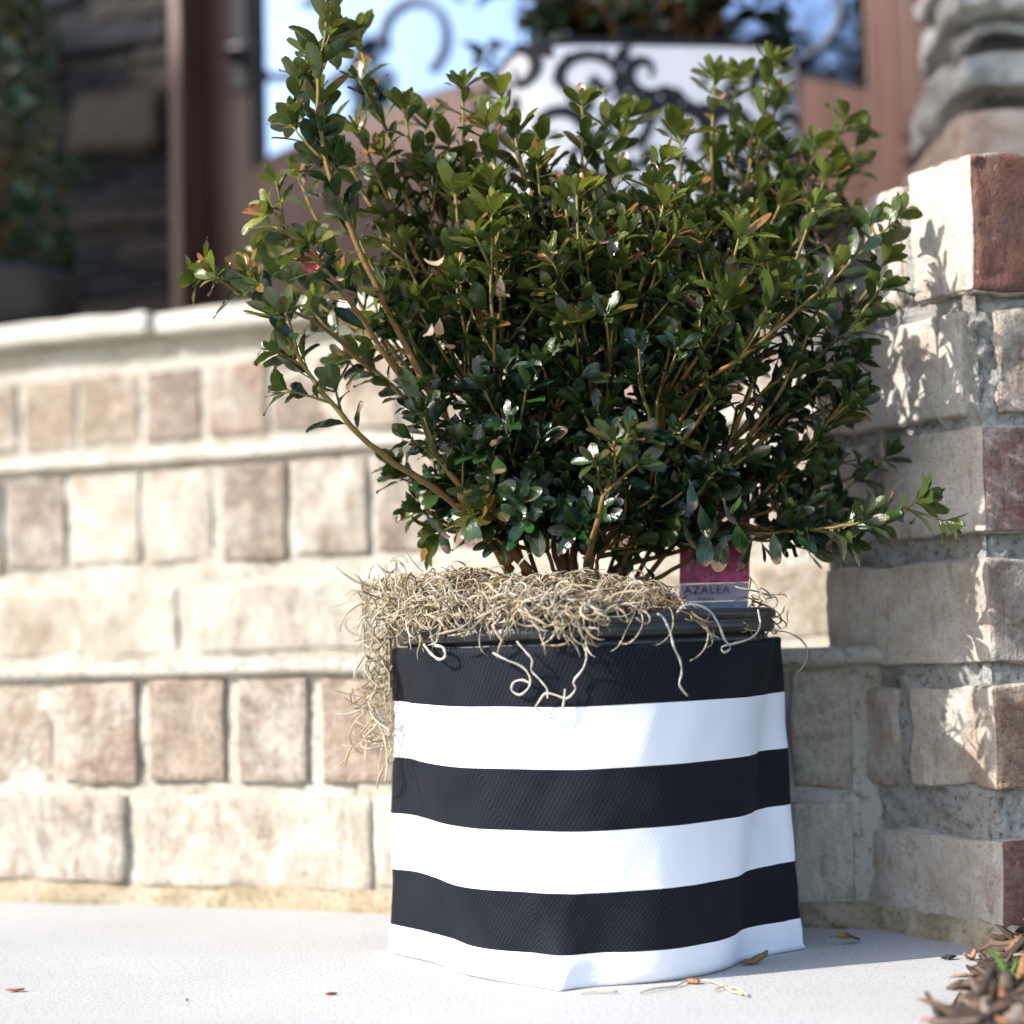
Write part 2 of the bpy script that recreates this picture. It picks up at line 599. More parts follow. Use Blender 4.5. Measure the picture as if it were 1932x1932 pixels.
# ------------------------------------------------------------------ ground
g = prism("ground", [(-120, -120), (120, -120), (120, 120), (-120, 120)], -0.4, -0.06, None, M_LAWN)
struct(g)
edge_a = tuple(on_ground(1855, 1800).xy)
edge_b = tuple(on_ground(1772, 1932).xy)
pav = prism("paving", [(-4, -3), (edge_b[0] - 0.04, -3), (edge_b[0] - 0.03, 0.70), edge_b, edge_a, (0.30, 1.30), (-1.0, 1.75), (-4, 2.9)], -0.1, 0.0, None, M_CONC)
struct(pav)

# ------------------------------------------------------------------ brick steps
steps = empty("porch_steps", (0.0, 1.3, 0))
tag(steps, "pale limewashed brick front steps rising to the porch behind the striped planter", "steps")
SI = Matrix.Translation(steps.location).inverted()


def adopt(o, par):
    o.parent = par
    o.matrix_parent_inverse = Matrix.Translation(par.location).inverted()
    return o


TAN = [(0.29, 0.235, 0.17), (0.25, 0.205, 0.165), (0.36, 0.295, 0.215), (0.21, 0.165, 0.13), (0.32, 0.26, 0.185), (0.28, 0.21, 0.155), (0.35, 0.29, 0.22), (0.29, 0.19, 0.145), (0.24, 0.20, 0.165)]
PITCHES = {}
rows = [
    # c, v-mid, z0, z1, u bounds, wash range, depth
    (1.195, 1580, 0.016, 0.080, [(-720, -265), (-235, 235), (267, 698), (708, 1120), (1140, 1485), (1502, 1606)], (0.74, 0.90), 0.09),
    (1.195, 1385, 0.0905, 0.166, [(-380, -250), (-215, -75), (-40, 93), (127, 255), (287, 420), (455, 575), (610, 738), (772, 900), (935, 1060), (1092, 1210), (1240, 1360), (1390, 1480), (1500, 1600)], (0.32, 0.68), 0.19),
    (1.415, 1170, 0.189, 0.246, [(-700, -375), (-345, -30), (-5, 330), (365, 690), (722, 1050), (1082, 1395), (1425, 1598), (1620, 1900)], (0.66, 0.86), 0.09),
    (1.415, 975, 0.270, 0.353, [(-390, -275), (-250, -130), (-112, 0), (16, 119), (136, 260), (281, 395), (421, 536), (552, 690), (712, 830), (855, 970), (990, 1105), (1130, 1245), (1268, 1385), (1410, 1500), (1515, 1640), (1660, 1790)], (0.40, 0.84), 0.19),
    (1.625, 765, 0.408, 0.481, [(-300, -195), (-180, -75), (-60, 28), (46, 140), (152, 258), (277, 375), (396, 500), (516, 630), (648, 750), (766, 870), (884, 990), (1006, 1110), (1126, 1235), (1250, 1360), (1374, 1480), (1496, 1610), (1626, 1740)], (0.40, 0.60), 0.19),
]
sd = 1
for (cc, vm_, z0, z1, bounds, wr, dep) in rows:
    for (ua, ub) in bounds:
        sd += 1
        a0, _ = a_of(ua, vm_, cc)
        a1, _ = a_of(ub, vm_, cc)
        j = random.uniform(-0.0025, 0.0025)
        jz = random.uniform(-0.002, 0.002)
        a0, a1 = a0 - 0.0022, a1 + 0.0022
        q = wall_quad(a0, a1, cc + j, cc + dep)
        q[0] = q[0] + N * random.uniform(-0.0015, 0.0015)
        o = lay("brick", None, q, z0 + jz - 0.0015, z1 + jz * 0.5 + 0.0018, sd * 3.1, random.choice(TAN), random.uniform(*wr), rad=0.0016, amp=0.0016, res=(12, 3, 10), chip=2.6, warp=0.0014)
        adopt(o, steps)
# mortar faces behind the bricks
a_lo, a_hi = -1.4, 0.02
for (cc, z0, z1, name) in ((1.195, 0.0, 0.1705, "mortar"), (1.415, 0.165, 0.3585, "mortar"), (1.625, 0.352, 0.517, "mortar")):
    def fn(s, t, cc=cc, z0=z0, z1=z1):
        a = a_lo + (0.62 - a_lo) * s if cc > 1.3 else a_lo + (a_hi - a_lo) * s
        z = z0 + (z1 - z0) * t
        c = cc + 0.0012 * fbm((a, z, cc), 140, 1.3, 2) + 0.0032 + 0.0018 * fbm((a, z, cc), 34, 3.3, 3)
        return WP(a, c, z)
    adopt(rough_sheet(name, fn, 260, 34, None, M_CREAM), steps)
    def fn2(s, t, cc=cc, z1=z1):
        a = a_lo + (0.62 - a_lo) * s if cc > 1.3 else a_lo + (a_hi - a_lo) * s
        c = cc + 0.006 + 0.23 * t
        return WP(a, c, z1 - 0.003 + 0.002 * fbm((a, c, z1), 30, 1.1, 2) - (0.004 if t == 0 else 0))
    adopt(rough_sheet("mortar_bed", fn2, 120, 10, None, M_CREAM), steps)
# rounded mortar nosing on the two lower treads
for (cc, zt_) in ((1.195, 0.1755), (1.415, 0.3645)):
    def nose(s, t, cc=cc, zt_=zt_):
        a = a_lo + ((0.62 if cc > 1.3 else a_hi) - a_lo) * s
        ang = (t - 0.5) * math.pi
        rr_ = 0.0088 + 0.0016 * fbm((a, cc, 0), 30, 4.0, 3) + 0.0006 * fbm((a, t * 0.02, cc), 160, 2.0, 2)
        return WP(a, cc + 0.002 - rr_ * math.cos(ang), zt_ + 0.0065 * math.sin(ang) + 0.0015 * fbm((a, 3, cc), 9, 1.0, 2))
    adopt(rough_sheet("tread_nosing", nose, 300, 8, None, M_CREAM), steps)
# sandy mortar smeared along the foot of the steps
def foot(s, t):
    a = a_lo + (a_hi + 0.02 - a_lo) * s
    w_ = 0.014 + 0.007 * fbm((a, 0, 0), 12, 2.0, 3)
    h_ = 0.017 + 0.004 * fbm((a, 1, 0), 20, 5.0, 2)
    ang = t * math.pi / 2
    return WP(a, 1.199 - w_ * math.cos(ang) + 0.002 * fbm((a, t, 2), 60, 1, 2), max(-0.003, h_ * math.sin(ang) - 0.002 + 0.0022 * fbm((a * 1.3, t * 0.05, 0), 80, 8, 2)))
adopt(rough_sheet("mortar_fillet", foot, 320, 8, None, M_SANDY), steps)

# porch floor with stone edging
porch = empty("porch_floor", (0, 2.0, 0.53))
struct(porch)
edges = [-1.9, -1.315, -0.985, -0.52, -0.02, 0.5]
for i in range(len(edges) - 1):
    q = wall_quad(edges[i] + 0.004, edges[i + 1] - 0.004, 1.602 + random.uniform(-0.003, 0.003), 1.93)
    o = lay("capstone", None, q, 0.517 + random.uniform(-0.0015, 0.002), 0.541 + random.uniform(-0.001, 0.0015), 40 + i, (0.5, 0.5, 0.4), 1, M_CAP, rad=0.003, amp=0.0012, res=(24, 6, 4), warp=0.0012)
    adopt(o, porch)
o = prism("floor_slab", [WP(-2.6, 1.9), WP(0.9, 1.9), WP(0.9, 2.6), WP(-2.6, 2.6)], 0.42, 0.536, None, M_CAP)
adopt(o, porch)

# ------------------------------------------------------------------ brick pillar
PN = on_ground(1893, 1788).xy
L = (on_ground(1602, 1735).xy - PN).normalized()      # back along the left face
R = Vector((0.95, 0.30)).normalized()         # along the front face
pil = empty("brick_pillar", (PN.x, PN.y, 0))
tag(pil, "short tumbled brick pillar with a red capping brick beside the striped planter", "pillar")
DEPTH = 0.150


def lf(t0, t1, dep, out=0.0):
    """plan quad of a brick lying in the left face between t0 (near) and t1 (far)"""
    ln = Vector((-L.y, L.x))          # outward normal of left face
    if ln.x > 0:
        ln = -ln
    A = PN + L * t1 + ln * out
    B = PN + L * t0 + ln * out
    return [A, B, B - ln * dep, A - ln * dep]


LN = Vector((-L.y, L.x))
if LN.x > 0:
    LN = -LN
FN = Vector((R.y, -R.x))


def corner(t1, w1, out=0.0):
    """corner brick: left face from the corner back to t1, front face out to w1"""
    A = PN + L * t1 + LN * out
    B = PN + LN * out * 0.5 + FN * out
    Cc = PN + R * w1 + FN * out
    D = A + R * w1
    return [A, B, Cc, D]


def ff(w0, w1, dep, out=0.0):
    A = PN + R * w0 + FN * out
    B = PN + R * w1 + FN * out
    return [A, B, B - FN * dep, A - FN * dep]


GREY = (0.36, 0.31, 0.265)
def ZS(z):
    return H + (z - H) * 1.0214
RED = (0.23, 0.085, 0.062)
DRED = (0.15, 0.062, 0.052)
BEI = (0.38, 0.30, 0.23)
pb = []
hi = dict(rad=0.0020, amp=0.0026, res=(36, 24, 26), chip=2.6, warp=0.0014, cfreq=110)
# course E (bottom)
pb += [(corner(0.142, 0.19, 0.005), 0.013, 0.064, (0.20, 0.10, 0.078), 0.92, {'x-': 1, 'y-': 1.0, 'x+': 0.35, 'z+': 0.9})]
# course D
pb += [(lf(0.082, 0.150, 0.09, 0.004), 0.095, 0.152, GREY, 0.78, {}), (corner(0.072, 0.095, 0.003), 0.098, 0.154, (0.34, 0.24, 0.15), 0.72, {}), (ff(0.108, 0.30, 0.09), 0.097, 0.152, (0.26, 0.22, 0.13), 0.6, {})]
# course C
pb += [(corner(0.150, 0.10, 0.003), 0.172, 0.230, (0.25, 0.15, 0.115), 1.05, {}), (ff(0.112, 0.30, 0.09), 0.172, 0.229, GREY, 0.7, {})]
# course B
pb += [(lf(0.100, 0.150, 0.09, 0.004), 0.251, 0.309, GREY, 0.9, {}), (corner(0.088, 0.19, 0.0035), 0.251, 0.310, (0.25, 0.12, 0.095), 0.80, {}), (ff(0.2, 0.36, 0.09), 0.251, 0.309, GREY, 0.8, {})]
# course A
pb += [(lf(0.012, 0.150, 0.08, 0.004), 0.323, 0.381, (0.34, 0.28, 0.23), 0.93, {}), (ff(0.013, 0.20, 0.09, 0.003), 0.323, 0.381, (0.24, 0.18, 0.13), 0.62, {}), (ff(0.213, 0.36, 0.09), 0.323, 0.381, GREY, 0.8, {})]
for i, (q, z0, z1, col, wamt, wsh) in enumerate(pb):
    w_ = {'x-': 1.0, 'x+': 1.0, 'y-': 1.0, 'y+': 1.0, 'z-': 1, 'z+': 1}
    cornerish = (Vector(q[1]) - PN).length < 0.01 and (Vector(q[0]) - PN).length > 0.05 and abs((Vector(q[2]) - Vector(q[1])).normalized().dot(R)) > 0.98
    if cornerish:
        # x runs along the left face, so 'y-' is the left face and 'x+' the front face
        w_['y-'] = 1.15
        w_['x+'] = 0.6
    w_.update(wsh)
    if cornerish and 'x+' in wsh:
        w_['x+'] = wsh['x+']
    o = lay("brick", None, q, ZS(z0 - 0.002), ZS(z1 + 0.003), 70 + i * 5.3, (col[0] * 0.85, col[1] * 0.72, col[2] * 0.70), wamt * 1.06, wash=w_, **hi)
    adopt(o, pil)
# capping bricks on edge
caps = [
    (corner(0.051, 0.20, 0.005), 0.394, 0.4795, (0.20, 0.082, 0.06), 1.0, {'y-': 1.25, 'x+': 0.16, 'z+': 0.5, 'x-': 0.9}, 0.010),
    ([PN + L * 0.103 + LN * 0.003, PN + L * 0.062 + LN * 0.003, PN + L * 0.062 + R * 0.20, PN + L * 0.103 + R * 0.20], 0.392, 0.476, (0.33, 0.22, 0.17), 1.0, {'z+': 0.7, 'y-': 1.1}, 0.013),
    ([PN + L * 0.153 + LN * 0.001, PN + L * 0.114 + LN * 0.001, PN + L * 0.114 + R * 0.20, PN + L * 0.153 + R * 0.20], 0.393, 0.474, (0.20, 0.085, 0.065), 0.62, {'z+': 0.4}, 0.012),
    ([PN + R * 0.215 + FN * 0.004, PN + R * 0.40 + FN * 0.004, PN + R * 0.40 + L * 0.15, PN + R * 0.215 + L * 0.15], 0.394, 0.478, (0.27, 0.13, 0.10), 0.5, {}, 0.008),
]
for i, (q, z0, z1, col, wamt, wsh, rd) in enumerate(caps):
    o = lay("capping_brick", None, q, ZS(z0), ZS(z1), 120 + i * 7.7, col, wamt, wash=wsh, rad=rd if i else 0.004, amp=0.0022, res=(26, 28, 28), chip=1.3 if i else 2.0, warp=0.0018, cfreq=120)
    adopt(o, pil)
# mortar of the pillar
def mleft(s, t):
    tt = DEPTH * 1.005 * s
    z = 0.399 * t
    jt = 0.0016 + 0.0026 * fbm((tt, z, 5), 30, 7.0, 3) + 0.0042 * fbm((tt, z, 9), 110, 2.0, 3)
    p = PN + L * tt - LN * jt
    if s == 0:
        jt = 0.0005 + 0.002 * fbm((0, z, 5), 60, 7.0, 2)
        p = PN - (LN + FN) * jt
    return Vector((p.x, p.y, z))
adopt(rough_sheet("mortar", mleft, 75, 190, None, M_MORT), pil)
def mfront(s, t):
    ww = 0.42 * s
    z = 0.399 * t
    jt = 0.0016 + 0.0026 * fbm((ww + 3, z, 5), 30, 7.0, 3) + 0.0042 * fbm((ww + 3, z, 9), 110, 2.0, 3)
    p = PN + R * ww - FN * jt
    if s == 0:
        jt = 0.0005 + 0.002 * fbm((0, z, 5), 60, 7.0, 2)
        p = PN - (LN + FN) * jt
    return Vector((p.x, p.y, z))
adopt(rough_sheet("mortar", mfront, 160, 190, None, M_MORT), pil)
def mcap(s, t):
    p = PN + R * (0.004 + 0.4 * s) + L * (0.005 + (DEPTH - 0.006) * t)
    return Vector((p.x, p.y, 0.472 + 0.004 * fbm((p.x, p.y, 0), 50, 3, 2)))
adopt(rough_sheet("mortar_bed", mcap, 90, 40, None, M_MORT), pil)
def mcapside(s, t):
    p = PN + L * (0.002 + (DEPTH - 0.004) * s) - LN * (0.0045 + 0.003 * fbm((s * 0.15, t * 0.1, 9), 50, 2, 3))
    return Vector((p.x, p.y, 0.392 + 0.081 * t))
adopt(rough_sheet("mortar", mcapside, 60, 34, None, M_MORT), pil)
core = prism("mortar_core", [PN + L * 0.006 + R * 0.008, PN + R * 0.40 + L * 0.006, PN + R * 0.40 + L * DEPTH, PN + L * (DEPTH - 0.002) + R * 0.008], 0.0, 0.46, None, M_MORT)
adopt(core, pil)
def pfoot(s, t):
    tt = -0.012 + (DEPTH + 0.02) * s
    w_ = 0.014 + 0.010 * s + 0.006 * fbm((tt, 0, 0), 16, 2.0, 3)
    h_ = 0.015 + 0.012 * s + 0.004 * fbm((tt, 1, 0), 26, 5.0, 2)
    ang = t * math.pi / 2
    p = PN + L * tt + LN * (w_ * math.cos(ang) - 0.004 + 0.002 * fbm((tt, t, 2), 60, 1, 2))
    return Vector((p.x, p.y, max(-0.003, h_ * math.sin(ang) - 0.002 + 0.0025 * fbm((tt * 1.3, t * 0.05, 0), 90, 8, 2))))
adopt(rough_sheet("mortar_fillet", pfoot, 80, 10, None, M_SANDY), pil)

# ------------------------------------------------------------------ striped fabric planter
CF, CL_, CR_ = on_ground(1055, 1872).xy, on_ground(727, 1797).xy, on_ground(1526, 1790).xy
CB = CL_ + CR_ - CF
CEN = (CF + CL_ + CR_ + CB) / 4
POTC = at(1104, 1190, 1.099).xy
SHX = POTC.x - 0.0465
ZT = 0.187


def section(z, n_edge=26, n_arc=22):
    """closed plan outline of the bag at height z"""
    f = min(1.0, z / ZT)
    s_ = 1.0 - 0.016 * min(1, z / 0.02)
    co_ = [CEN + (p - CEN) * s_ for p in (CF, CR_, CB, CL_)]
    g_ = f ** 0.9
    cut = [0.003 + 0.062 * g_, 0.004 + 0.030 * g_, 0.012 + 0.07 * g_, 0.004 + 0.052 * g_]
    push = [0.0, 0.004 * g_, 0, 0.012 * g_]
    pts = []
    for i in range(4):
        c0 = co_[i] + (co_[i] - CEN).normalized() * push[i]
        pr = co_[i - 1]
        nx = co_[(i + 1) % 4]
        p0 = c0 + (pr - c0).normalized() * cut[i]
        p1 = c0 + (nx - c0).normalized() * cut[i]
        for k_ in range(n_arc):
            t = k_ / n_arc
            pts.append(p0 * (1 - t) ** 2 + c0 * 2 * t * (1 - t) + p1 * t * t)
        c1 = co_[(i + 1) % 4] + (co_[(i + 1) % 4] - CEN).normalized() * push[(i + 1) % 4]
        q0 = c1 + (co_[i] - c1).normalized() * cut[(i + 1) % 4]
        for k_ in range(n_edge):
            t = k_ / n_edge
            bul = 0.006 * math.sin(math.pi * t) * g_
            m_ = p1 * (1 - t) + q0 * t
            pts.append(m_ + (m_ - CEN).normalized() * bul)
    # the pot inside keeps the cloth out to its own round
    rc = 0.088 + 0.0255 * f
    out = []
    for p in pts:
        d = p - POTC
        r_ = d.length
        x_ = max(r_, rc) + 0.003 * math.exp(-((r_ - rc) / 0.006) ** 2)
        out.append(POTC + d.normalized() * x_)
    return out


bounds = [0.0, 0.0178, 0.0521, 0.0864, 0.1207, 0.1550, ZT]
mat_i = [1, 0, 1, 0, 1, 0]
zs, zm = [], []
for i in range(6):
    nseg = 8 if i else 6
    for k_ in range(nseg):
        zs.append(bounds[i] + (bounds[i + 1] - bounds[i]) * k_ / nseg)
        zm.append(mat_i[i])
zs.append(ZT)
NP = len(section(0.0))
verts, faces, mids, uvs = [], [], [], []
rowuv = []


def wrinkle(p, z):
    f = z / ZT
    p = Vector((p.x - SHX, p.y))
    r_ = 0.0034 * fbm((p.x, p.y, z * 0.35), 16, 4.4, 2) * (0.4 + 0.9 * (1 - f))
    r_ += 0.0024 * fbm((p.x + p.y * 0.4, z * 0.8 - p.x * 0.7, 0.3), 34, 9.9, 2) * (1.1 - f * 0.6)
    # dents near the foot of the front corner, diagonal pulls
    d1 = math.exp(-(((p.x - 0.030) / 0.022) ** 2 + ((z - 0.034) / 0.018) ** 2))
    d2 = math.exp(-(((p.x - 0.085 - 0.6 * (z - 0.03)) / 0.014) ** 2 + ((z - 0.04) / 0.02) ** 2))
    d3 = math.exp(-(((p.x + 0.035) / 0.016) ** 2 + ((z - 0.032) / 0.02) ** 2))
    d4 = math.exp(-(((p.x - 0.158 + 0.15 * (z - 0.09)) / 0.008) ** 2)) * (0.4 + 0.6 * math.exp(-((z - 0.09) / 0.06) ** 2))
    return r_ - 0.0055 * d1 + 0.003 * d2 - 0.0035 * d3 - 0.0035 * d4


for z in zs:
    sec = section(z)
    acc = 0.0
    row = []
    for i, p in enumerate(sec):
        if i:
            acc += (p - sec[i - 1]).length
        row.append(acc)
        r_ = wrinkle(p, z) if z > 0.001 else 0.0
        d = (p - CEN).normalized()
        q = p + d * r_
        zz = z
        if z > 0.0:
            zz = z + (0.0022 * fbm((p.x, p.y, 0), 9, 1.3, 2)) * min(1, z / 0.05)
        if z >= ZT - 1e-6:
            zz += 0.0015 * fbm((p.x, p.y, 0), 14, 3.0, 2)
        verts.append((q.x, q.y, zz + 0.0006))
    rowuv.append(row)
nz = len(zs)
for j in range(nz - 1):
    for i in range(NP):
        a, b = j * NP + i, j * NP + (i + 1) % NP
        faces.append((a, b, b + NP, a + NP))
        mids.append(zm[j])
        u_a, u_b = rowuv[j][i], rowuv[j][i + 1] if i + 1 < NP else rowuv[j][i] + 0.003
        u_c = rowuv[j + 1][i]
        u_d = rowuv[j + 1][i + 1] if i + 1 < NP else u_c + 0.003
        uvs += [(u_a, zs[j]), (u_b, zs[j]), (u_d, zs[j + 1]), (u_c, zs[j + 1])]
# fold over the top edge and run down inside
prev = (nz - 1) * NP
for (ins, dz) in ((0.0008, 0.0009), (0.0022, 0.0006), (0.003, -0.003), (0.003, -0.02), (0.004, -0.05)):
    base_i = len(verts)
    for i in range(NP):
        x, y, z = verts[(nz - 1) * NP + i]
        if dz < -0.001:
            pz = section(ZT + dz)[i] if i == 0 else secz[i]
            if i == 0:
                secz = section(ZT + dz)
            x, y = pz.x, pz.y
            w_ = min(0.0, wrinkle(pz, ZT + dz)) - ins
        else:
            w_ = -ins
        d = (Vector((x, y)) - CEN).normalized()
        verts.append((x + d.x * w_, y + d.y * w_, z + dz))
    for i in range(NP):
        j2 = (i + 1) % NP
        faces.append((prev + i, prev + j2, base_i + j2, base_i + i))
        mids.append(0 if dz > -0.001 else 2)
        u_a = rowuv[-1][i]
        u_b = rowuv[-1][i + 1] if i + 1 < NP else u_a + 0.003
        uvs += [(u_a, ZT), (u_b, ZT), (u_b, ZT + dz), (u_a, ZT + dz)]
    prev = base_i
# floor of the bag
faces.append(tuple(range(NP - 1, -1, -1)))
mids.append(1)
uvs += [(0, 0)] * NP
me = mesh("canvas_planter", verts, faces)
for m_ in (M_BLACK, M_WHITE, M_LINING):
    me.materials.append(m_)
me.polygons.foreach_set("material_index", mids)
uvl = me.uv_layers.new(name="UVMap")
uvl.data.foreach_set("uv", [x for t in uvs for x in t])
bag = link("canvas_planter", me)
tag(bag, "square canvas planter cover with broad black and white stripes on the concrete", "planter")

# ------------------------------------------------------------------ nursery pot
TILT = Matrix.Rotation(math.radians(-0.9), 4, 'Y')


def lathe(name, prof, ctr, n=72, parent=None, mat=None, tilt=None, zc=0.2):
    vs, fs = [], []
    for (r_, z) in prof:
        for i in range(n):
            a = 2 * math.pi * i / n
            p = Vector((r_ * math.cos(a), r_ * math.sin(a), z - zc))
            if tilt is not None:
                p = tilt @ p
            vs.append((ctr.x + p.x, ctr.y + p.y, p.z + zc))
    for j in range(len(prof) - 1):
        for i in range(n):
            a, b = j * n + i, j * n + (i + 1) % n
            fs.append((a, b, b + n, a + n))
    return link(name, mesh(name, vs, fs), parent, mat)


pot = empty("nursery_pot", (POTC.x, POTC.y, 0.01))
tag(pot, "black plastic nursery pot whose rim shows above the striped canvas", "pot")
adopt(lathe("rim", [(0.1080, 0.1915), (0.1122, 0.1918), (0.1140, 0.1935), (0.1140, 0.1975), (0.1128, 0.1985), (0.1133, 0.1995), (0.1150, 0.2005), (0.1153, 0.2025), (0.1140, 0.2050), (0.1115, 0.2058), (0.1095, 0.2045), (0.1085, 0.199), (0.1080, 0.1915)], POTC, 96, None, M_PLASTIC, TILT), pot)
adopt(lathe("pot_wall", [(0.070, 0.006), (0.074, 0.008), (0.0985, 0.170), (0.1045, 0.174), (0.1058, 0.178), (0.1062, 0.184), (0.1098, 0.1862), (0.1098, 0.1895), (0.1082, 0.1905), (0.1080, 0.1920), (0.1068, 0.198)], POTC, 96, None, M_PLASTIC, TILT), pot)
so_ = rough_sheet("soil", lambda s, t: Vector((POTC.x + 0.1072 * s * math.cos(t * 2 * math.pi), POTC.y + 0.1072 * s * math.sin(t * 2 * math.pi), 0.1985 + 0.004 * fbm((s * math.cos(t * 6.283), s * math.sin(t * 6.283), 0), 8, 2, 3) * (1 - s))), 14, 48, None, M_SOIL)
adopt(so_, pot)

# ------------------------------------------------------------------ leaves
T_AL = [0.0, 0.09, 0.24, 0.44, 0.64, 0.83, 0.95, 1.0]
T_W = [0.05, 0.09, 0.50, 0.88, 1.0, 0.84, 0.48, 0.06]
T_AC = [-1.0, -0.45, 0.0, 0.45, 1.0]


def leaf_geo(lf_):
    """lf_: dict p,d,n,L,W,bend,fold,twist -> vertex list (rows of 5)"""
    d, n = lf_['d'], lf_['n']
    s = d.cross(n).normalized()
    n = s.cross(d).normalized()
    out = []
    x = z = 0.0
    pt = 0.0
    for t, w in zip(T_AL, T_W):
        dt = t - pt
        ang = lf_['bend'] * (t ** 1.3)
        x += dt * math.cos(ang)
        z -= dt * math.sin(ang)
        pt = t
        tw = lf_['twist'] * t
        for a in T_AC:
            yy = a * w * lf_['W'] * 0.5
            zz = abs(a) ** 1.4 * w * lf_['W'] * lf_['fold'] + lf_['wave'] * lf_['L'] * math.sin(t * 9 + a * 2) * abs(a) * 0.05
            y2 = yy * math.cos(tw) - zz * math.sin(tw)
            z2 = yy * math.sin(tw) + zz * math.cos(tw)
            # local normal tilts with the bend
            nx, nzl = math.sin(ang), math.cos(ang)
            q = lf_['p'] + d * (x * lf_['L'] + nx * z2) + s * y2 + n * (z * lf_['L'] + nzl * z2)
            out.append(q)
    return out


NR, NC = len(T_AL), len(T_AC)
LEAF_F = [(j * NC + i, j * NC + i + 1, (j + 1) * NC + i + 1, (j + 1) * NC + i) for j in range(NR - 1) for i in range(NC - 1)]
LEAF_UV = [(T_AL[j], T_AC[i]) for j in range(NR) for i in range(NC)]


def leaves_mesh(name, leaves, geos=None):
    vs, fs, lc, uv = [], [], [], []
    for idx, lf_ in enumerate(leaves):
        g_ = geos[idx] if geos else leaf_geo(lf_)
        b = len(vs)
        vs += [tuple(q) for q in g_]
        fs += [tuple(b + i for i in f) for f in LEAF_F]
        lc += [(lf_['rnd'], lf_['young'], lf_['dmg'], 1.0)] * len(g_)
        for f in LEAF_F:
            uv += [LEAF_UV[i] for i in f]
    me = mesh(name, vs, fs)
    ca = me.color_attributes.new("lc", 'FLOAT_COLOR', 'POINT')
    ca.data.foreach_set("color", [x for t in lc for x in t])
    ul = me.uv_layers.new(name="UVMap")
    ul.data.foreach_set("uv", [x for t in uv for x in t])
    me.materials.append(M_LEAF)
    return me


def tube(path, radii, ages, vs, fs, lc, sides=6):
    n = len(path)
    b = len(vs)
    up = Vector((0.31, 0.17, 0.93))
    for i, p in enumerate(path):
        t = (path[min(i + 1, n - 1)] - path[max(i - 1, 0)])
        if t.length < 1e-9:
            t = Vector((0, 0, 1))
        t.normalize()
        x = t.cross(up)
        if x.length < 1e-3:
            x = t.cross(Vector((1, 0, 0)))
        x.normalize()
        y = t.cross(x)
        for k_ in range(sides):
            a = 2 * math.pi * k_ / sides
            vs.append(tuple(p + (x * math.cos(a) + y * math.sin(a)) * radii[i]))
            lc.append(ages[i] if isinstance(ages[i], tuple) else (ages[i], 0, 0, 1))
    for i in range(n - 1):
        for k_ in range(sides):
            a, c_ = b + i * sides + k_, b + i * sides + (k_ + 1) % sides
            fs.append((a, c_, c_ + sides, a + sides))
    fs.append(tuple(b + k_ for k_ in range(sides - 1, -1, -1)))
    fs.append(tuple(b + (n - 1) * sides + k_ for k_ in range(sides)))


def tube_mesh(name, vs, fs, lc, mat):
    me = mesh(name, vs, fs)
    ca = me.color_attributes.new("lc", 'FLOAT_COLOR', 'POINT')
    ca.data.foreach_set("color", [x for t in lc for x in t])
    me.materials.append(mat)
    return me


def rvec():
    v_ = Vector((random.gauss(0, 1), random.gauss(0, 1), random.gauss(0, 1)))
    return v_.normalized()


def perp(a, ang):
    x = a.cross(Vector((0, 0, 1)))
    if x.length < 1e-3:
        x = a.cross(Vector((1, 0, 0)))
    x.normalize()
    y = a.cross(x).normalized()
    return x * math.cos(ang) + y * math.sin(ang)


def bez(a, b, c_, n):
    return [a * (1 - t) ** 2 + b * 2 * t * (1 - t) + c_ * t * t for t in [i / (n - 1) for i in range(n)]]


def put_leaf(store, p, axis, phi, open_, Ln, young=0.0, dmg=None, droop=None):
    o = perp(axis, phi)
    d = (axis * math.cos(open_) + o * math.sin(open_)).normalized()
    d = (d + rvec() * 0.22).normalized()
    n = axis - d * axis.dot(d)
    n = n.normalized() if n.length > 0.05 else perp(d, random.random() * 6.28)
    n = (n + rvec() * 0.25).normalized()
    if dmg is None:
        r_ = random.random()
        dmg = random.uniform(0.3, 0.62) if r_ < 0.12 else (random.uniform(0.0, 0.12))
    store.append(dict(p=p, d=d, n=n, L=Ln, W=Ln * random.uniform(0.34, 0.50), bend=(random.uniform(-0.25, 0.75) if droop is None else droop),
                      fold=random.uniform(0.02, 0.16), twist=random.uniform(-0.35, 0.35), wave=random.uniform(-1, 1), rnd=random.random(), young=young, dmg=dmg))


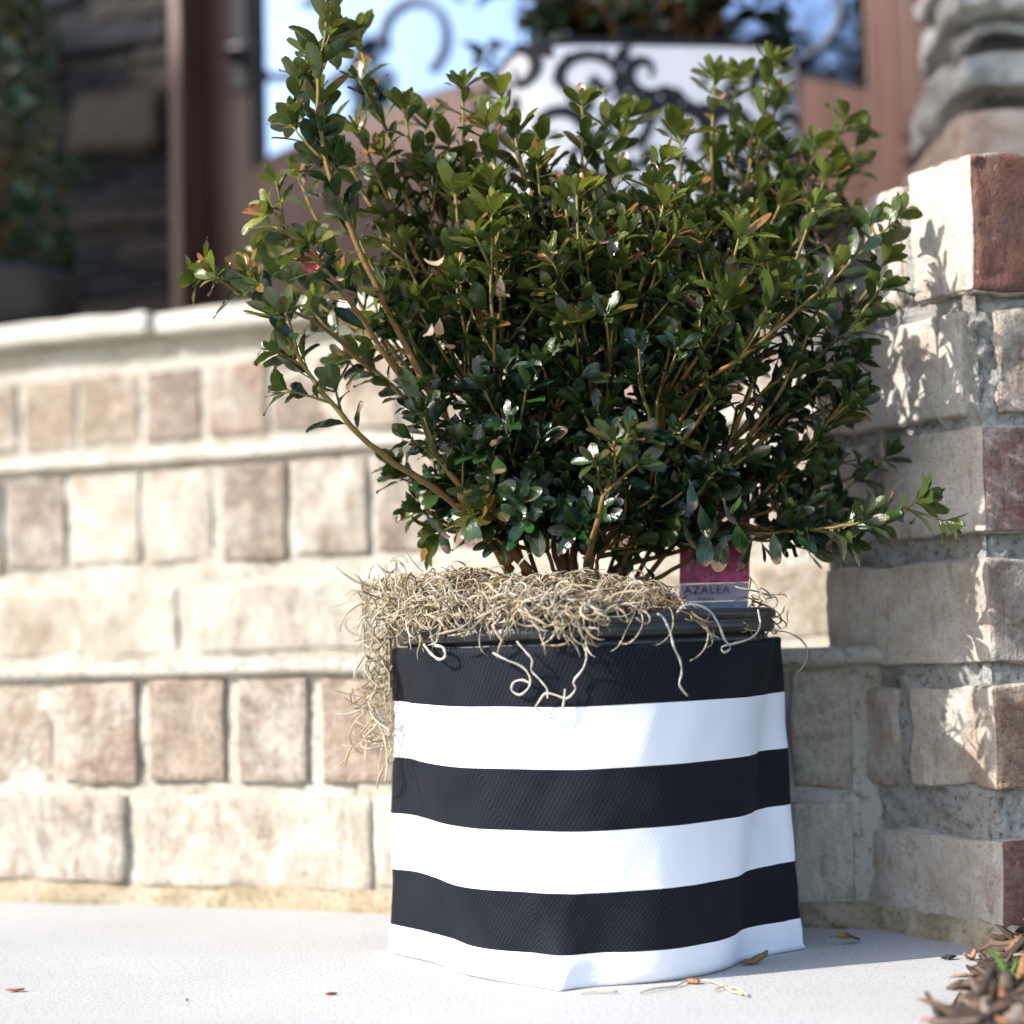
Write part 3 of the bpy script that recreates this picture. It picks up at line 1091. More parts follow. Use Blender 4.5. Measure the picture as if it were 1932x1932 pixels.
def dress(store, path, start, spacing, size, tip_young, open0=1.05, tip_n=6):
    """leaves up a twig in a spiral, then a rosette at its tip"""
    ln = [0.0]
    for i in range(1, len(path)):
        ln.append(ln[-1] + (path[i] - path[i - 1]).length)
    tot = ln[-1]
    s = tot * start
    phi = random.random() * 6.28
    while s < tot - 0.004:
        i = max(1, next((k_ for k_ in range(1, len(ln)) if ln[k_] >= s), len(ln) - 1))
        t = (s - ln[i - 1]) / max(1e-6, ln[i] - ln[i - 1])
        p = path[i - 1].lerp(path[i], t)
        ax = (path[i] - path[i - 1]).normalized()
        f = s / tot
        put_leaf(store, p, ax, phi, open0 * random.uniform(0.8, 1.2) - 0.25 * f, size * random.uniform(0.6, 1.25), young=max(0.0, tip_young * (f - 0.55) * 1.3))
        phi += 2.4
        s += spacing * random.uniform(0.6, 1.4)
    ax = (path[-1] - path[-2]).normalized()
    for k_ in range(tip_n):
        put_leaf(store, path[-1] - ax * random.uniform(0, 0.004), ax, phi + k_ * 2.4 + random.uniform(-.3, .3), random.uniform(0.55, 1.0), size * random.uniform(0.75, 1.05), young=tip_young * random.uniform(0.6, 1.0), dmg=random.uniform(0, 0.1))
    for k_ in range(random.choice((2, 3, 3))):
        put_leaf(store, path[-1], ax, phi + k_ * 2.1, random.uniform(0.15, 0.4), size * random.uniform(0.45, 0.75), young=tip_young * random.uniform(0.7, 1.0), dmg=0.0, droop=random.uniform(-0.3, 0.2))


# ------------------------------------------------------------------ the azalea
TIPS = [
    (660, 40, 1.10), (575, 150, 1.09), (660, 215, 1.05), (472, 478, 1.20), (515, 455, 1.22), (560, 560, 1.05),
    (545, 300, 1.10), (700, 255, 1.05), (752, 168, 1.05), (800, 200, 1.12), (872, 128, 1.06), (935, 150, 1.10), (905, 200, 1.00), (965, 212, 1.02),
    (1005, 268, 0.99), (1100, 163, 1.08), (1150, 205, 1.12), (1192, 198, 1.14), (1060, 335, 0.975), (1262, 268, 1.0), (1285, 225, 1.10), (1348, 112, 1.06),
    (1392, 125, 1.10), (1462, 88, 1.06), (1478, 150, 1.10), (1430, 225, 1.02), (1552, 250, 1.08), (1608, 205, 1.08), (1640, 230, 1.12), (1575, 310, 1.02),
    (1625, 300, 1.15), (1572, 372, 1.0), (1632, 400, 1.08), (1692, 462, 1.06), (1600, 475, 1.0), (1690, 520, 1.03), (1640, 600, 1.10),
    (1612, 660, 1.04), (1640, 720, 1.08), (1545, 600, 0.965), (1600, 768, 1.04), (1700, 850, 1.14), (1650, 890, 1.12), (1690, 985, 1.04),
    (1640, 1030, 1.02), (1440, 840, 1.0), (640, 385, 1.0), (742, 430, 1.0), (700, 335, 1.10), (852, 330, 1.0), (790, 290, 1.06), (650, 650, 1.03),
    (682, 590, 1.0), (622, 500, 1.08), (760, 535, 0.985), (850, 480, 0.975), (950, 432, 0.965), (1050, 480, 0.955), (1152, 400, 0.98), (1240, 335, 0.99),
    (1330, 400, 0.98), (1450, 340, 1.0), (1450, 462, 0.965), (1500, 505, 0.965), (1390, 560, 0.955), (1270, 610, 0.945), (1160, 555, 0.945), (1040, 560, 0.96),
    (960, 660, 0.955), (880, 770, 0.985), (820, 690, 1.0), (752, 620, 1.0), (1130, 748, 0.945), (1205, 690, 0.94), (1280, 745, 0.97), (1380, 700, 0.97),
    (1490, 690, 1.0), (1050, 850, 0.96), (950, 880, 0.98), (1170, 850, 0.955), (1330, 870, 0.97), (1240, 930, 0.975), (1060, 960, 1.0), (905, 990, 1.02),
    (835, 800, 1.05), (1120, 980, 1.01), (1300, 1000, 1.0), (790, 1020, 1.03), (860, 900, 1.04), (1410, 930, 1.02), (1180, 1010, 0.99), (980, 1000, 1.0),
    (720, 860, 1.08), (760, 960, 1.06), (1500, 880, 1.08), (1480, 950, 1.05), (1560, 1000, 1.04), (1560, 860, 1.10), (1480, 780, 1.06), (1350, 950, 1.03),
    (900, 560, 0.99), (1000, 720, 0.97), (1080, 640, 0.955), (1340, 640, 0.965), (1210, 500, 0.96), (1300, 520, 0.97), (1110, 320, 1.02), (1180, 290, 1.05), (1350, 270, 1.06), (1490, 270, 1.05), (1020, 230, 1.08), (840, 240, 1.08),
]
YB, YK = 1.12, 0.55
BASE = at(1085, 1078, 1.105)
tips = [at(u_, v_, YB + (y_ - 1.085) * YK + (0.075 if u_ > 1330 and v_ < 460 else 0.0)) for (u_, v_, y_) in TIPS]
n_front = len(tips)
for _ in range(125):     # the hidden back and middle of the bush
    u_, v_ = random.uniform(700, 1560), random.uniform(340, 850)
    if abs(u_ - 1130) > 430 - 0.42 * (v_ - 340):
        continue
    tips.append(at(u_, v_, random.uniform(1.03, 1.19)))
for _ in range(46):     # low inner foliage that screens the stems
    u_, v_ = random.uniform(860, 1400), random.uniform(830, 1010)
    tips.append(at(u_, v_, random.uniform(1.035, 1.15)))
shrub = empty("azalea_shrub", BASE)
tag(shrub, "leafy green azalea shrub growing from the black pot in the striped planter", "shrub")
tp = np.array([tuple(t) for t in tips])
K = 22
cen = tp[rng.choice(len(tp), K, replace=False)]
for _ in range(12):
    d2 = ((tp[:, None] - cen[None]) ** 2).sum(-1)
    asg = d2.argmin(1)
    for q in range(K):
        if (asg == q).any():
            cen[q] = tp[asg == q].mean(0)
leaves = []
for q in range(K):
    mem = [i for i in range(len(tips)) if asg[i] == q]
    if not mem:
        continue
    c_ = Vector(cen[q])
    b0 = BASE + Vector((max(-0.035, min(0.035, (c_.x - BASE.x) * 0.25)), max(-0.04, min(0.04, (c_.y - BASE.y) * 0.4)), -0.012))
    node = BASE.lerp(c_, 0.60)
    mid = b0.lerp(node, 0.5) + Vector(((c_.x - BASE.x) * 0.10, (c_.y - BASE.y) * 0.1, -0.004)) + rvec() * 0.006
    limb = bez(b0, mid, node, 12)
    for i in range(2, 11):
        limb[i] = limb[i] + rvec() * 0.0012
    vs, fs, lc = [], [], []
    lr, la = random.uniform(0.0014, 0.0024), random.choice((0.98, 0.85, 0.78, 0.7))
    tube(limb, [lr * (1 - 0.3 * i / 11) for i in range(12)], [la - 0.35 * i / 11 + random.uniform(-.08, .08) for i in range(12)], vs, fs, lc, 7)
    for mi in mem:
        tpv = tips[mi]
        st = limb[random.choice((7, 8, 9, 10, 11))]
        dirn = (tpv - st)
        if mi < n_front and dirn.length > 0.05:
            tpv = tpv - dirn.normalized() * 0.012
            dirn = tpv - st
        outw = Vector((dirn.x, dirn.y, 0)) * 0.22
        ctrl = st.lerp(tpv, 0.5) + outw * 0.45 - Vector((0, 0, 0.05 * dirn.length)) + rvec() * 0.006
        path = bez(st, ctrl, tpv, 10)
        for i in range(1, 9):
            path[i] = path[i] + rvec() * 0.0009
        tube(path, [0.0017 - 0.0009 * i / 9 for i in range(10)], [0.62 - 0.55 * i / 9 + random.uniform(-.12, .12) for i in range(10)], vs, fs, lc, 6)
        hz = tpv.z
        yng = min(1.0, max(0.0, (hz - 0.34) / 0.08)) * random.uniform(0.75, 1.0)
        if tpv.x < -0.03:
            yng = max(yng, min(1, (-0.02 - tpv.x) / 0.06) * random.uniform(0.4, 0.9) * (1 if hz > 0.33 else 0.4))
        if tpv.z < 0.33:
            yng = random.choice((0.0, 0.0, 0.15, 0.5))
        long_ = dirn.length
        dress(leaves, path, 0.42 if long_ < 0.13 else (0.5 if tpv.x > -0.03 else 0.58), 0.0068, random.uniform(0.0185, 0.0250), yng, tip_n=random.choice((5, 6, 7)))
        for _ in range(random.choice((1, 2, 2, 3)) if mi < n_front else 3):
            i = random.choice((2, 3, 4, 5, 6)) if mi < 52 else random.choice((3, 4, 5, 6, 7))
            ax = (path[i + 1] - path[i]).normalized()
            o = (ax * 0.75 + perp(ax, random.random() * 6.28) * 0.7 + Vector((0, 0, 0.25))).normalized()
            ln_ = random.uniform(0.012, 0.036)
            e_ = path[i] + o * ln_
            tw = bez(path[i], path[i] + o * ln_ * 0.5 + rvec() * 0.002, e_ + Vector((0, 0, 0.004)), 5)
            tube(tw, [0.0010, 0.0009, 0.0009, 0.0008, 0.0006], [0.4, 0.3, 0.2, 0.1, 0.05], vs, fs, lc, 5)
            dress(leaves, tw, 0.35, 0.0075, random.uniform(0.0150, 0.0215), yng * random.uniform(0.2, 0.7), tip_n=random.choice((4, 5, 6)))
    o = link("branch", tube_mesh("branch", vs, fs, lc, M_BARK))
    adopt(o, shrub)
# long shoots whose run the photograph shows
SHOOTS = [
    ([(820, 760, 1.06), (700, 520, 1.055), (622, 330, 1.05), (600, 190, 1.05), (612, 70, 1.05), (624, -60, 1.05)], 0.40, 0.0052, 0.0245, 0.75, 0.0021),
    ([(640, 330, 1.05), (575, 240, 1.06), (560, 150, 1.06)], 0.2, 0.006, 0.021, 0.8, 0.0012),
    ([(965, 1075, 1.08), (860, 950, 1.06), (735, 868, 1.035), (650, 790, 1.02), (580, 700, 1.015), (522, 600, 1.01)], 0.62, 0.0085, 0.0225, 0.45, 0.0024),
    ([(760, 720, 1.05), (655, 560, 1.02), (560, 450, 1.01), (515, 400, 1.005)], 0.3, 0.0075, 0.021, 1.0, 0.0017),
    ([(700, 700, 1.06), (590, 605, 1.04), (470, 560, 1.035), (395, 512, 1.035)], 0.45, 0.009, 0.020, 0.9, 0.0013),
    ([(1180, 1065, 1.10), (1340, 1015, 1.10), (1480, 890, 1.10), (1560, 800, 1.09), (1605, 760, 1.08)], 0.42, 0.0065, 0.022, 0.25, 0.0016),
    ([(1380, 1010, 1.10), (1520, 1000, 1.08), (1640, 985, 1.065), (1735, 945, 1.06)], 0.12, 0.0062, 0.022, 0.3, 0.0013),
    ([(1280, 760, 1.06), (1440, 640, 1.04), (1580, 520, 1.06), (1692, 412, 1.11)], 0.35, 0.0075, 0.021, 0.6, 0.0017),
    ([(1000, 1080, 1.07), (900, 960, 1.055), (820, 850, 1.05), (780, 740, 1.05)], 0.45, 0.008, 0.021, 0.2, 0.0028),
    ([(1105, 1075, 1.05), (1125, 990, 1.01), (1150, 900, 0.995), (1160, 830, 0.99)], 0.55, 0.008, 0.020, 0.3, 0.0020),
]
for (pp, st_, spc, size, yg, rad_) in SHOOTS:
    P_ = [at(*q_) for q_ in pp]
    m_ = len(P_)
    out = []
    for i in range(22):
        t = i / 21 * (m_ - 1)
        j = min(m_ - 2, int(t))
        f = t - j
        p0, p1, p2, p3 = P_[max(0, j - 1)], P_[j], P_[j + 1], P_[min(m_ - 1, j + 2)]
        out.append(0.5 * ((2 * p1) + (p2 - p0) * f + (2 * p0 - 5 * p1 + 4 * p2 - p3) * f * f + (3 * p1 - p0 - 3 * p2 + p3) * f ** 3) + rvec() * 0.0006)
    vs, fs, lc = [], [], []
    tube(out, [rad_ * (1 - 0.6 * i / 21) for i in range(22)], [0.75 - 0.7 * i / 21 + random.uniform(-.05, .05) for i in range(22)], vs, fs, lc, 6)
    dress(leaves, out, st_, spc, size, yg, open0=0.95, tip_n=7)
    for _ in range(5):
        i = random.randint(max(3, int(21 * st_)), 18)
        ax = (out[i + 1] - out[i]).normalized()
        o = (ax * 0.8 + perp(ax, random.random() * 6.28) * 0.65 + Vector((0, 0, 0.15))).normalized()
        ln_ = random.uniform(0.014, 0.034)
        tw = bez(out[i], out[i] + o * ln_ * 0.5 + rvec() * 0.002, out[i] + o * ln_, 5)
        tube(tw, [0.0010, 0.0009, 0.0008, 0.0007, 0.0006], [0.35, 0.3, 0.2, 0.1, 0.05], vs, fs, lc, 5)
        dress(leaves, tw, 0.3, 0.0075, size * random.uniform(0.75, 1.0), yg * 0.7, tip_n=5)
    adopt(link("branch", tube_mesh("branch", vs, fs, lc, M_BARK)), shrub)
# withered tan leaves hanging among the green ones
for (u_, v_, Y_) in [(635, 540, 1.0), (655, 520, 1.0), (800, 488, 0.985), (815, 610, 0.985), (825, 640, 0.985), (935, 540, 0.97), (945, 520, 0.965), (830, 600, 0.99), (920, 905, 1.0), (625, 520, 1.01)]:
    put_leaf(leaves, at(u_, v_, Y_), (Vector((0, 0, -1)) + rvec() * 0.6).normalized(), random.random() * 6.28, 0.5, random.uniform(0.012, 0.016), 0.0, random.choice((1.25, 1.3, 0.86)), random.uniform(0.6, 1.8))
# a few drooping leaves over the moss
for (u_, v_, Y_) in [(800, 965, 1.0), (890, 975, 0.99), (935, 860, 0.985), (1100, 1050, 1.0), (835, 990, 1.02), (760, 1030, 1.03), (1420, 1010, 0.985), (1460, 1000, 0.985), (1300, 905, 1.03), (1320, 950, 1.03), (1340, 900, 1.035), (1365, 940, 1.03), (1390, 985, 1.03), (1400, 930, 1.035), (1330, 1000, 1.025), (1370, 1010, 1.03), (1290, 980, 1.03), (1355, 965, 1.02)]:
    put_leaf(leaves, at(u_, v_, Y_), (Vector((0, -0.35, -1)) + rvec() * 0.35).normalized(), random.random() * 6.28, 0.35, random.uniform(0.019, 0.023), 0.0, random.uniform(0.25, 0.5), 0.3)
geos = [leaf_geo(l_) for l_ in leaves]
# keep clear of the paving, pot and frame of the tag
keep = [i for i in range(len(leaves)) if min(p.z for p in geos[i]) > 0.204]
leaves = [leaves[i] for i in keep]
geos = [geos[i] for i in keep]
# which leaves show largest from the photograph's side
P = np.array([[tuple(p) for p in g_] for g_ in geos])
rel = P - np.array(CAM)
zc = rel @ np.array(cf)
uu = 966 + FPX * (rel @ np.array(cr)) / zc
vv = 966 - FPX * (rel @ np.array(cu)) / zc
G = 8.0
iu = np.clip((uu / G).astype(int), -1, 260)
iv = np.clip((vv / G).astype(int), -12, 260) + 12
zb = np.full((275, 263), 9.0)
np.minimum.at(zb, (iv.ravel(), iu.ravel() + 1), zc.ravel())
vis = (zc <= zb[iv, iu + 1] + 0.004) & (uu > 0) & (uu < 1932) & (vv > 0)
area = (uu.max(1) - uu.min(1)) * (vv.max(1) - vv.min(1))
score = vis.mean(1) ** 2 * area
order = np.argsort(-score)
top_ids = set(order[:300].tolist())
for i in order[:300]:
    me = leaves_mesh("leaf", [leaves[i]], [geos[i]])
    o = link("leaf", me)
    adopt(o, shrub)
rest = [i for i in range(len(leaves)) if i not in top_ids]
o = link("foliage", leaves_mesh("foliage", [leaves[i] for i in rest], [geos[i] for i in rest]))
o["kind"] = "stuff"
adopt(o, shrub)

# one small red blossom behind the left shoots
M_PETAL = simple("azalea_petal", (0.52, 0.09, 0.13), 0.6, 0.3, 0.3, 300)
vs, fs = [], []
fc = at(592, 498, 1.16)
for k_ in range(5):
    a = k_ * 2 * math.pi / 5 + 0.3
    ax = Vector((math.cos(a) * 0.8, -0.45, math.sin(a) * 0.8)).normalized()
    sd_ = ax.cross(Vector((0, -1, 0))).normalized()
    b = len(vs)
    for t, w in ((0, 0.15), (0.35, 0.6), (0.7, 1.0), (0.92, 0.7), (1.0, 0.2)):
        for s_ in (-1, 0, 1):
            vs.append(tuple(fc + ax * 0.0085 * t + sd_ * 0.003 * w * s_ + Vector((0, -0.004 * t * t - 0.001 * abs(s_), 0))))
    for j in range(4):
        for i in range(2):
            fs.append((b + j * 3 + i, b + j * 3 + i + 1, b + j * 3 + 4 + i, b + j * 3 + 3 + i))
o = link("blossom", mesh("blossom", vs, fs), None, M_PETAL)
adopt(o, shrub)
o["label"] = "small coral red blossom"

# ------------------------------------------------------------------ plant tag
tagroot = empty("plant_tag", at(1350, 1165, 1.132))
tag(tagroot, "pink printed plant tag reading AZALEA stuck in the pot behind the leaves", "plant tag")
TY = 1.132
def TG(u_, v_, off=0.0):
    p = at(u_, v_, TY + (u_ - 1350) * 0.00005)
    return p + Vector((0, -off, 0))
def card(name, u0_, v0_, u1_, v1_, off, mat, thick=0.0006):
    ps = [TG(u0_, v1_ + 4, off), TG(u1_, v1_, off), TG(u1_ + 2, v0_, off), TG(u0_ + 2, v0_ + 4, off)]
    vs = [tuple(p) for p in ps] + [tuple(p + Vector((0, thick, 0))) for p in ps]
    fs = [(0, 1, 2, 3), (7, 6, 5, 4), (0, 4, 5, 1), (1, 5, 6, 2), (2, 6, 7, 3), (3, 7, 4, 0)]
    o = link(name, mesh(name, vs, fs, False), None, mat)
    return adopt(o, tagroot)
k = NT("flower_print", 0.35, 0.5)
c = k.co()
vr = k.vor(c, 120)
vr2 = k.noise(c, 160, 3, 0.6, 1.5)
b_ = k.ramp(vr.outputs["Distance"], [(0.0, (0.78, 0.07, 0.33)), (0.45, (0.66, 0.045, 0.23)), (0.75, (0.34, 0.02, 0.13))])
b_ = k.mix(k.ramp(vr2, [(0.34, 1.0), (0.42, 0.0)]), b_, (0.02, 0.03, 0.018))
b_ = k.mix(k.ramp(k.noise(c, 90, 2), [(0.6, 0.0), (0.75, 0.7)]), b_, (0.75, 0.22, 0.40))
k.color(b_)
M_PRINT = k.m
k = NT("lavender_print", 0.35, 0.5)
c = k.co()
tcz = k.n("ShaderNodeSeparateXYZ")
k.l(c, tcz.inputs[0])
n1 = k.noise(c, 90, 4)
k.color(k.mix(k.ramp(n1, [(0.45, 0.0), (0.7, 0.6)]), (0.55, 0.42, 0.60), (0.28, 0.34, 0.52)))
M_LAV = k.m
M_TEAL = simple("teal_print", (0.01, 0.28, 0.36), 0.35, 0.5, 0.1, 30)
M_BLUEP = simple("blue_print", (0.20, 0.27, 0.45), 0.35, 0.5, 0.35, 120)
M_INK = simple("ink", (0.02, 0.02, 0.025), 0.5, 0.4)
card("picture_panel", 1282, 880, 1414, 1098, 0.0, M_PRINT)
card("name_panel", 1281, 1099, 1411, 1132, 0.0, M_LAV)
card("blue_panel", 1280, 1133, 1410, 1152, 0.0, M_BLUEP)
card("teal_panel", 1279, 1153, 1409, 1185, 0.0, M_TEAL)
def text(body, u_, v_, hpx, mat, parent, ang=0.0):
    cu_ = bpy.data.curves.new("lettering", 'FONT')
    cu_.body = body
    sc_ = hpx / FPX * TY / 0.7
    cu_.size = sc_
    cu_.space_character = 1.15
    to = bpy.data.objects.new("tmp_text", cu_)
    COL.objects.link(to)
    dg = bpy.context.evaluated_depsgraph_get()
    me = bpy.data.meshes.new_from_object(to.evaluated_get(dg))
    bpy.data.objects.remove(to)
    mt = Matrix.Translation(TG(u_, v_, 0.0009)) @ Matrix.Rotation(math.radians(90), 4, 'X')
    me.transform(mt)
    me.materials.clear()
    me.materials.append(mat)
    o = link("lettering", me)
    return adopt(o, parent)
text("AZALEA", 1291, 1121, 15, M_INK, tagroot)
text("Azalée", 1316, 1133, 7, M_INK, tagroot)

# ------------------------------------------------------------------ spanish moss
MOSSC = [(0.44, 0.37, 0.26), (0.34, 0.26, 0.155), (0.50, 0.45, 0.36), (0.27, 0.185, 0.09), (0.15, 0.085, 0.04), (0.38, 0.28, 0.14), (0.47, 0.41, 0.31), (0.40, 0.33, 0.22)]
mv, mf, ml = [], [], []


def worm(p, d, n, step, curl, grav, rad, col, keep=None):
    path = [p.copy()]
    cv = rvec() * curl
    for i in range(n):
        cv = (cv + rvec() * curl * 0.45)
        if cv.length > curl * 1.5:
            cv = cv.normalized() * curl * 1.5
        d = (d + d.cross(cv) + Vector((0, 0, -grav))).normalized()
        p = p + d * step
        if keep:
            p2 = keep(p)
            if p2 is not None:
                d = (d + (p2 - p).normalized() * 0.5).normalized() if (p2 - p).length > 1e-6 else d
                p = p2
        path.append(p.copy())
    r_ = [rad * (0.9 + 0.25 * math.sin(i * 0.9)) * (1 if i < n - 1 else 0.6) for i in range(n + 1)]
    sh_ = random.uniform(0.75, 1.1)
    cl = (*[x * sh_ for x in col], 1)
    return path, r_, [cl] * (n + 1)


def mound(x, y):
    dx, dy = (x - POTC.x), (y - POTC.y)
    r_ = math.hypot(dx, dy)
    h_ = 0.203 + 0.019 * max(0, 1 - (r_ / 0.118) ** 2)
    h_ += 0.016 * math.exp(-(((x - SHX + 0.035) / 0.035) ** 2 + ((y - 1.085) / 0.05) ** 2))
    h_ += 0.010 * math.exp(-(((x - SHX - 0.03) / 0.05) ** 2 + ((y - 1.02) / 0.02) ** 2))
    if x > 0.085 + SHX:
        h_ -= 0.018 * min(1, (x - 0.085 - SHX) / 0.03)
    return h_


def keep_m(p):
    h_ = mound(p.x, p.y)
    rr = math.hypot(p.x - POTC.x, p.y - POTC.y)
    if rr < 0.117:
        lo, hi_ = h_ - 0.006, h_ + 0.007
        if p.z > hi_:
            return Vector((p.x, p.y, p.z - 0.0015))
        if p.z < max(lo, 0.2065 if rr > 0.106 else 0):
            return Vector((p.x, p.y, p.z + 0.002))
    return None


for _ in range(3000):
    a = random.random() * 6.28
    r_ = 0.112 * math.sqrt(random.random())
    x, y = POTC.x + r_ * math.cos(a), POTC.y + r_ * math.sin(a)
    if x > 0.088 + SHX + random.uniform(0, 0.02) and random.random() < 0.93:
        continue
    p = Vector((x, y, mound(x, y) + random.uniform(-0.006, 0.004)))
    d = Vector((random.gauss(0, 1), random.gauss(0, 1), random.gauss(0, 0.3))).normalized()
    path, rr, cl = worm(p, d, random.randint(7, 16), 0.0032, random.choice((0.2, 0.45, 0.75)), 0.0, random.uniform(0.0003, 0.00062), random.choice(MOSSC), keep_m)
    tube(path, rr, cl, mv, mf, ml, 4)


def keep_out(p):
    rr = math.hypot(p.x - POTC.x, p.y - POTC.y)
    if p.z > 0.188:
        lim = 0.1175
    else:
        lim = 0.0
        sec_d = (Vector((p.x, p.y)) - CEN)
        lim2 = 0.126
        if sec_d.length < lim2:
            q_ = CEN + sec_d.normalized() * lim2
            return Vector((q_.x, q_.y, p.z))
        return None
    if rr < lim and p.z < 0.207:
        s_ = lim / max(rr, 1e-4)
        return Vector((POTC.x + (p.x - POTC.x) * s_, POTC.y + (p.y - POTC.y) * s_, p.z))
    return None


# fringe over the front of the rim, thick in the middle and at the corner
for _ in range(330):
    u_ = random.choice((random.gauss(1040, 95), random.uniform(740, 1160), random.gauss(800, 50)))
    u_ = max(730, min(1200, u_))
    X = at(u_, 1190, 1.0).x
    dx = X - POTC.x
    y = POTC.y - math.sqrt(max(0.0001, 0.114 ** 2 - dx * dx))
    p = Vector((X, y, random.uniform(0.206, 0.215)))
    d = Vector((random.gauss(0, 0.9), -0.7, random.uniform(-0.4, 0.6))).normalized()
    path, rr, cl = worm(p, d, random.randint(6, 13), 0.0030, random.choice((0.3, 0.5, 0.85)), random.uniform(0.02, 0.13), random.uniform(0.00038, 0.0007), random.choice(MOSSC[:3] + MOSSC[6:]), keep_out)
    tube(path, rr, cl, mv, mf, ml, 5)
# the beard hanging down behind the left side
for _ in range(230):
    f = random.random() ** 1.2
    y = random.uniform(1.09, 1.165)
    x = SHX - 0.071 - random.random() ** 1.5 * 0.022 - 0.00 * f
    z = 0.236 - f * 0.105
    p = Vector((x + 0.006 * (1 - f), y, z))
    d = Vector((random.gauss(0, 0.7), random.gauss(0, 0.7), -0.7)).normalized()
    path, rr, cl = worm(p, d, random.randint(7, 14), 0.0032, random.choice((0.2, 0.4, 0.55)), 0.10, random.uniform(0.0004, 0.00072), random.choice(MOSSC[:3] + MOSSC[6:]))
    path = [Vector((min(q_.x, SHX - 0.0725 + max(0, q_.z - 0.205) * 0.5), q_.y, q_.z)) if q_.z < 0.215 else q_ for q_ in path]
    tube(path, rr, cl, mv, mf, ml, 4)
# wisps on the right of the rim
for _ in range(16):
    p = at(random.gauss(1425, 14), random.gauss(1140, 8), 1.075)
    d = Vector((random.gauss(0, 1), random.gauss(0, 0.6), random.gauss(0.2, 0.6))).normalized()
    path, rr, cl = worm(p, d, random.randint(7, 14), 0.003, random.choice((0.2, 0.35)), 0.05, random.uniform(0.0004, 0.0007), random.choice(MOSSC[1:5]))
    tube(path, rr, cl, mv, mf, ml, 4)
moss = link("spanish_moss", tube_mesh("spanish_moss", mv, mf, ml, M_MOSS))
moss["kind"] = "stuff"
moss["label"] = "tangled dry spanish moss heaped over the soil and rim of the black pot"
moss["category"] = "moss"


def bag_y(u_, z):
    """how near the bag or rim comes on this line of sight"""
    sec = section(min(z, ZT))
    best = 1.0
    for _ in range(3):
        X = at(u_, 1230, best).x
        ys = []
        for i in range(len(sec)):
            p, q = sec[i - 1], sec[i]
            if (p.x - X) * (q.x - X) <= 0 and abs(p.x - q.x) > 1e-9:
                ys.append(p.y + (q.y - p.y) * (X - p.x) / (q.x - p.x))
        yb = min(ys) if ys else 1.05
        if z > 0.180:
            dx = X - POTC.x
            yb = min(yb, POTC.y - math.sqrt(max(1e-4, 0.1165 ** 2 - dx * dx)))
        best = yb - 0.0045
    return best


def strand(pts, label, rad=0.00062, n=34):
    P_ = []
    for (u_, v_) in pts:
        z = at(u_, v_, 1.0).z
        P_.append(at(u_, v_, bag_y(u_, z)))
    out = []
    m_ = len(P_)
    for i in range(n):
        t = i / (n - 1) * (m_ - 1)
        j = min(m_ - 2, int(t))
        f = t - j
        p0, p1, p2, p3 = P_[max(0, j - 1)], P_[j], P_[j + 1], P_[min(m_ - 1, j + 2)]
        out.append(0.5 * ((2 * p1) + (p2 - p0) * f + (2 * p0 - 5 * p1 + 4 * p2 - p3) * f * f + (3 * p1 - p0 - 3 * p2 + p3) * f ** 3))
    a_, b_, c_ = [], [], []
    tube(out, [rad * (1 + 0.2 * math.sin(i * 1.1)) for i in range(n)], [(0.50, 0.46, 0.39, 1)] * n, a_, b_, c_, 6)
    o = link("moss_strand", tube_mesh("moss_strand", a_, b_, c_, M_MOSS))
    tag(o, label, "moss strand", "moss strands hanging over the planter")
    return o


strand([(1240, 1158), (1252, 1166), (1264, 1192), (1272, 1222), (1283, 1245), (1286, 1270), (1282, 1292), (1297, 1313)], "long straight moss strand hanging alone over the black stripe, tip to the right")
strand([(1277, 1156), (1290, 1143), (1312, 1141), (1338, 1152), (1356, 1178), (1366, 1205), (1378, 1222), (1366, 1231), (1362, 1220), (1390, 1213), (1420, 1202), (1434, 1180), (1430, 1150)], "moss strand arching over the pot rim and looping back up near its end")
strand([(1100, 1215), (1107, 1236), (1100, 1262), (1082, 1285), (1086, 1300), (1070, 1318), (1050, 1312), (1030, 1308), (1018, 1322), (1012, 1337), (1040, 1354), (1058, 1345), (1064, 1322), (1066, 1300)], "longest twisted moss strand curling into a ring on the first white stripe")
strand([(975, 1210), (990, 1228), (1004, 1245), (1003, 1265), (1018, 1282), (1032, 1300), (1033, 1318)], "wavy moss strand running down into the ring of the longest one", 0.00055)
strand([(930, 1232), (955, 1245), (985, 1258), (1000, 1278), (998, 1296), (982, 1311), (966, 1303), (969, 1288), (985, 1283), (1002, 1290)], "moss strand ending in a small open curl on the black stripe")
strand([(800, 1215), (812, 1232), (828, 1244), (840, 1238), (836, 1222), (820, 1218)], "short looped moss strand at the left end of the black stripe", 0.0008)

# ------------------------------------------------------------------ porch: door, stone wall, damask planter
DC = 2.30
door = empty("front_door", WP(-0.8, DC, 0.536))
tag(door, "reddish brown wooden front door with a large arched-bottom glass pane", "door")
dfr = empty("door_frame", WP(-0.8, DC - 0.06, 0.536))
tag(dfr, "brown wooden frame around the glazed front door", "door frame")


def DB(name, a0, a1, z0, z1, c0, c1, par, mat):
    o = prism(name, wall_quad(a0, a1, c0, c1), z0, z1, None, mat)
    bv = o.modifiers.new("edge", 'BEVEL')
    bv.width = 0.003
    bv.segments = 2
    return adopt(o, par)


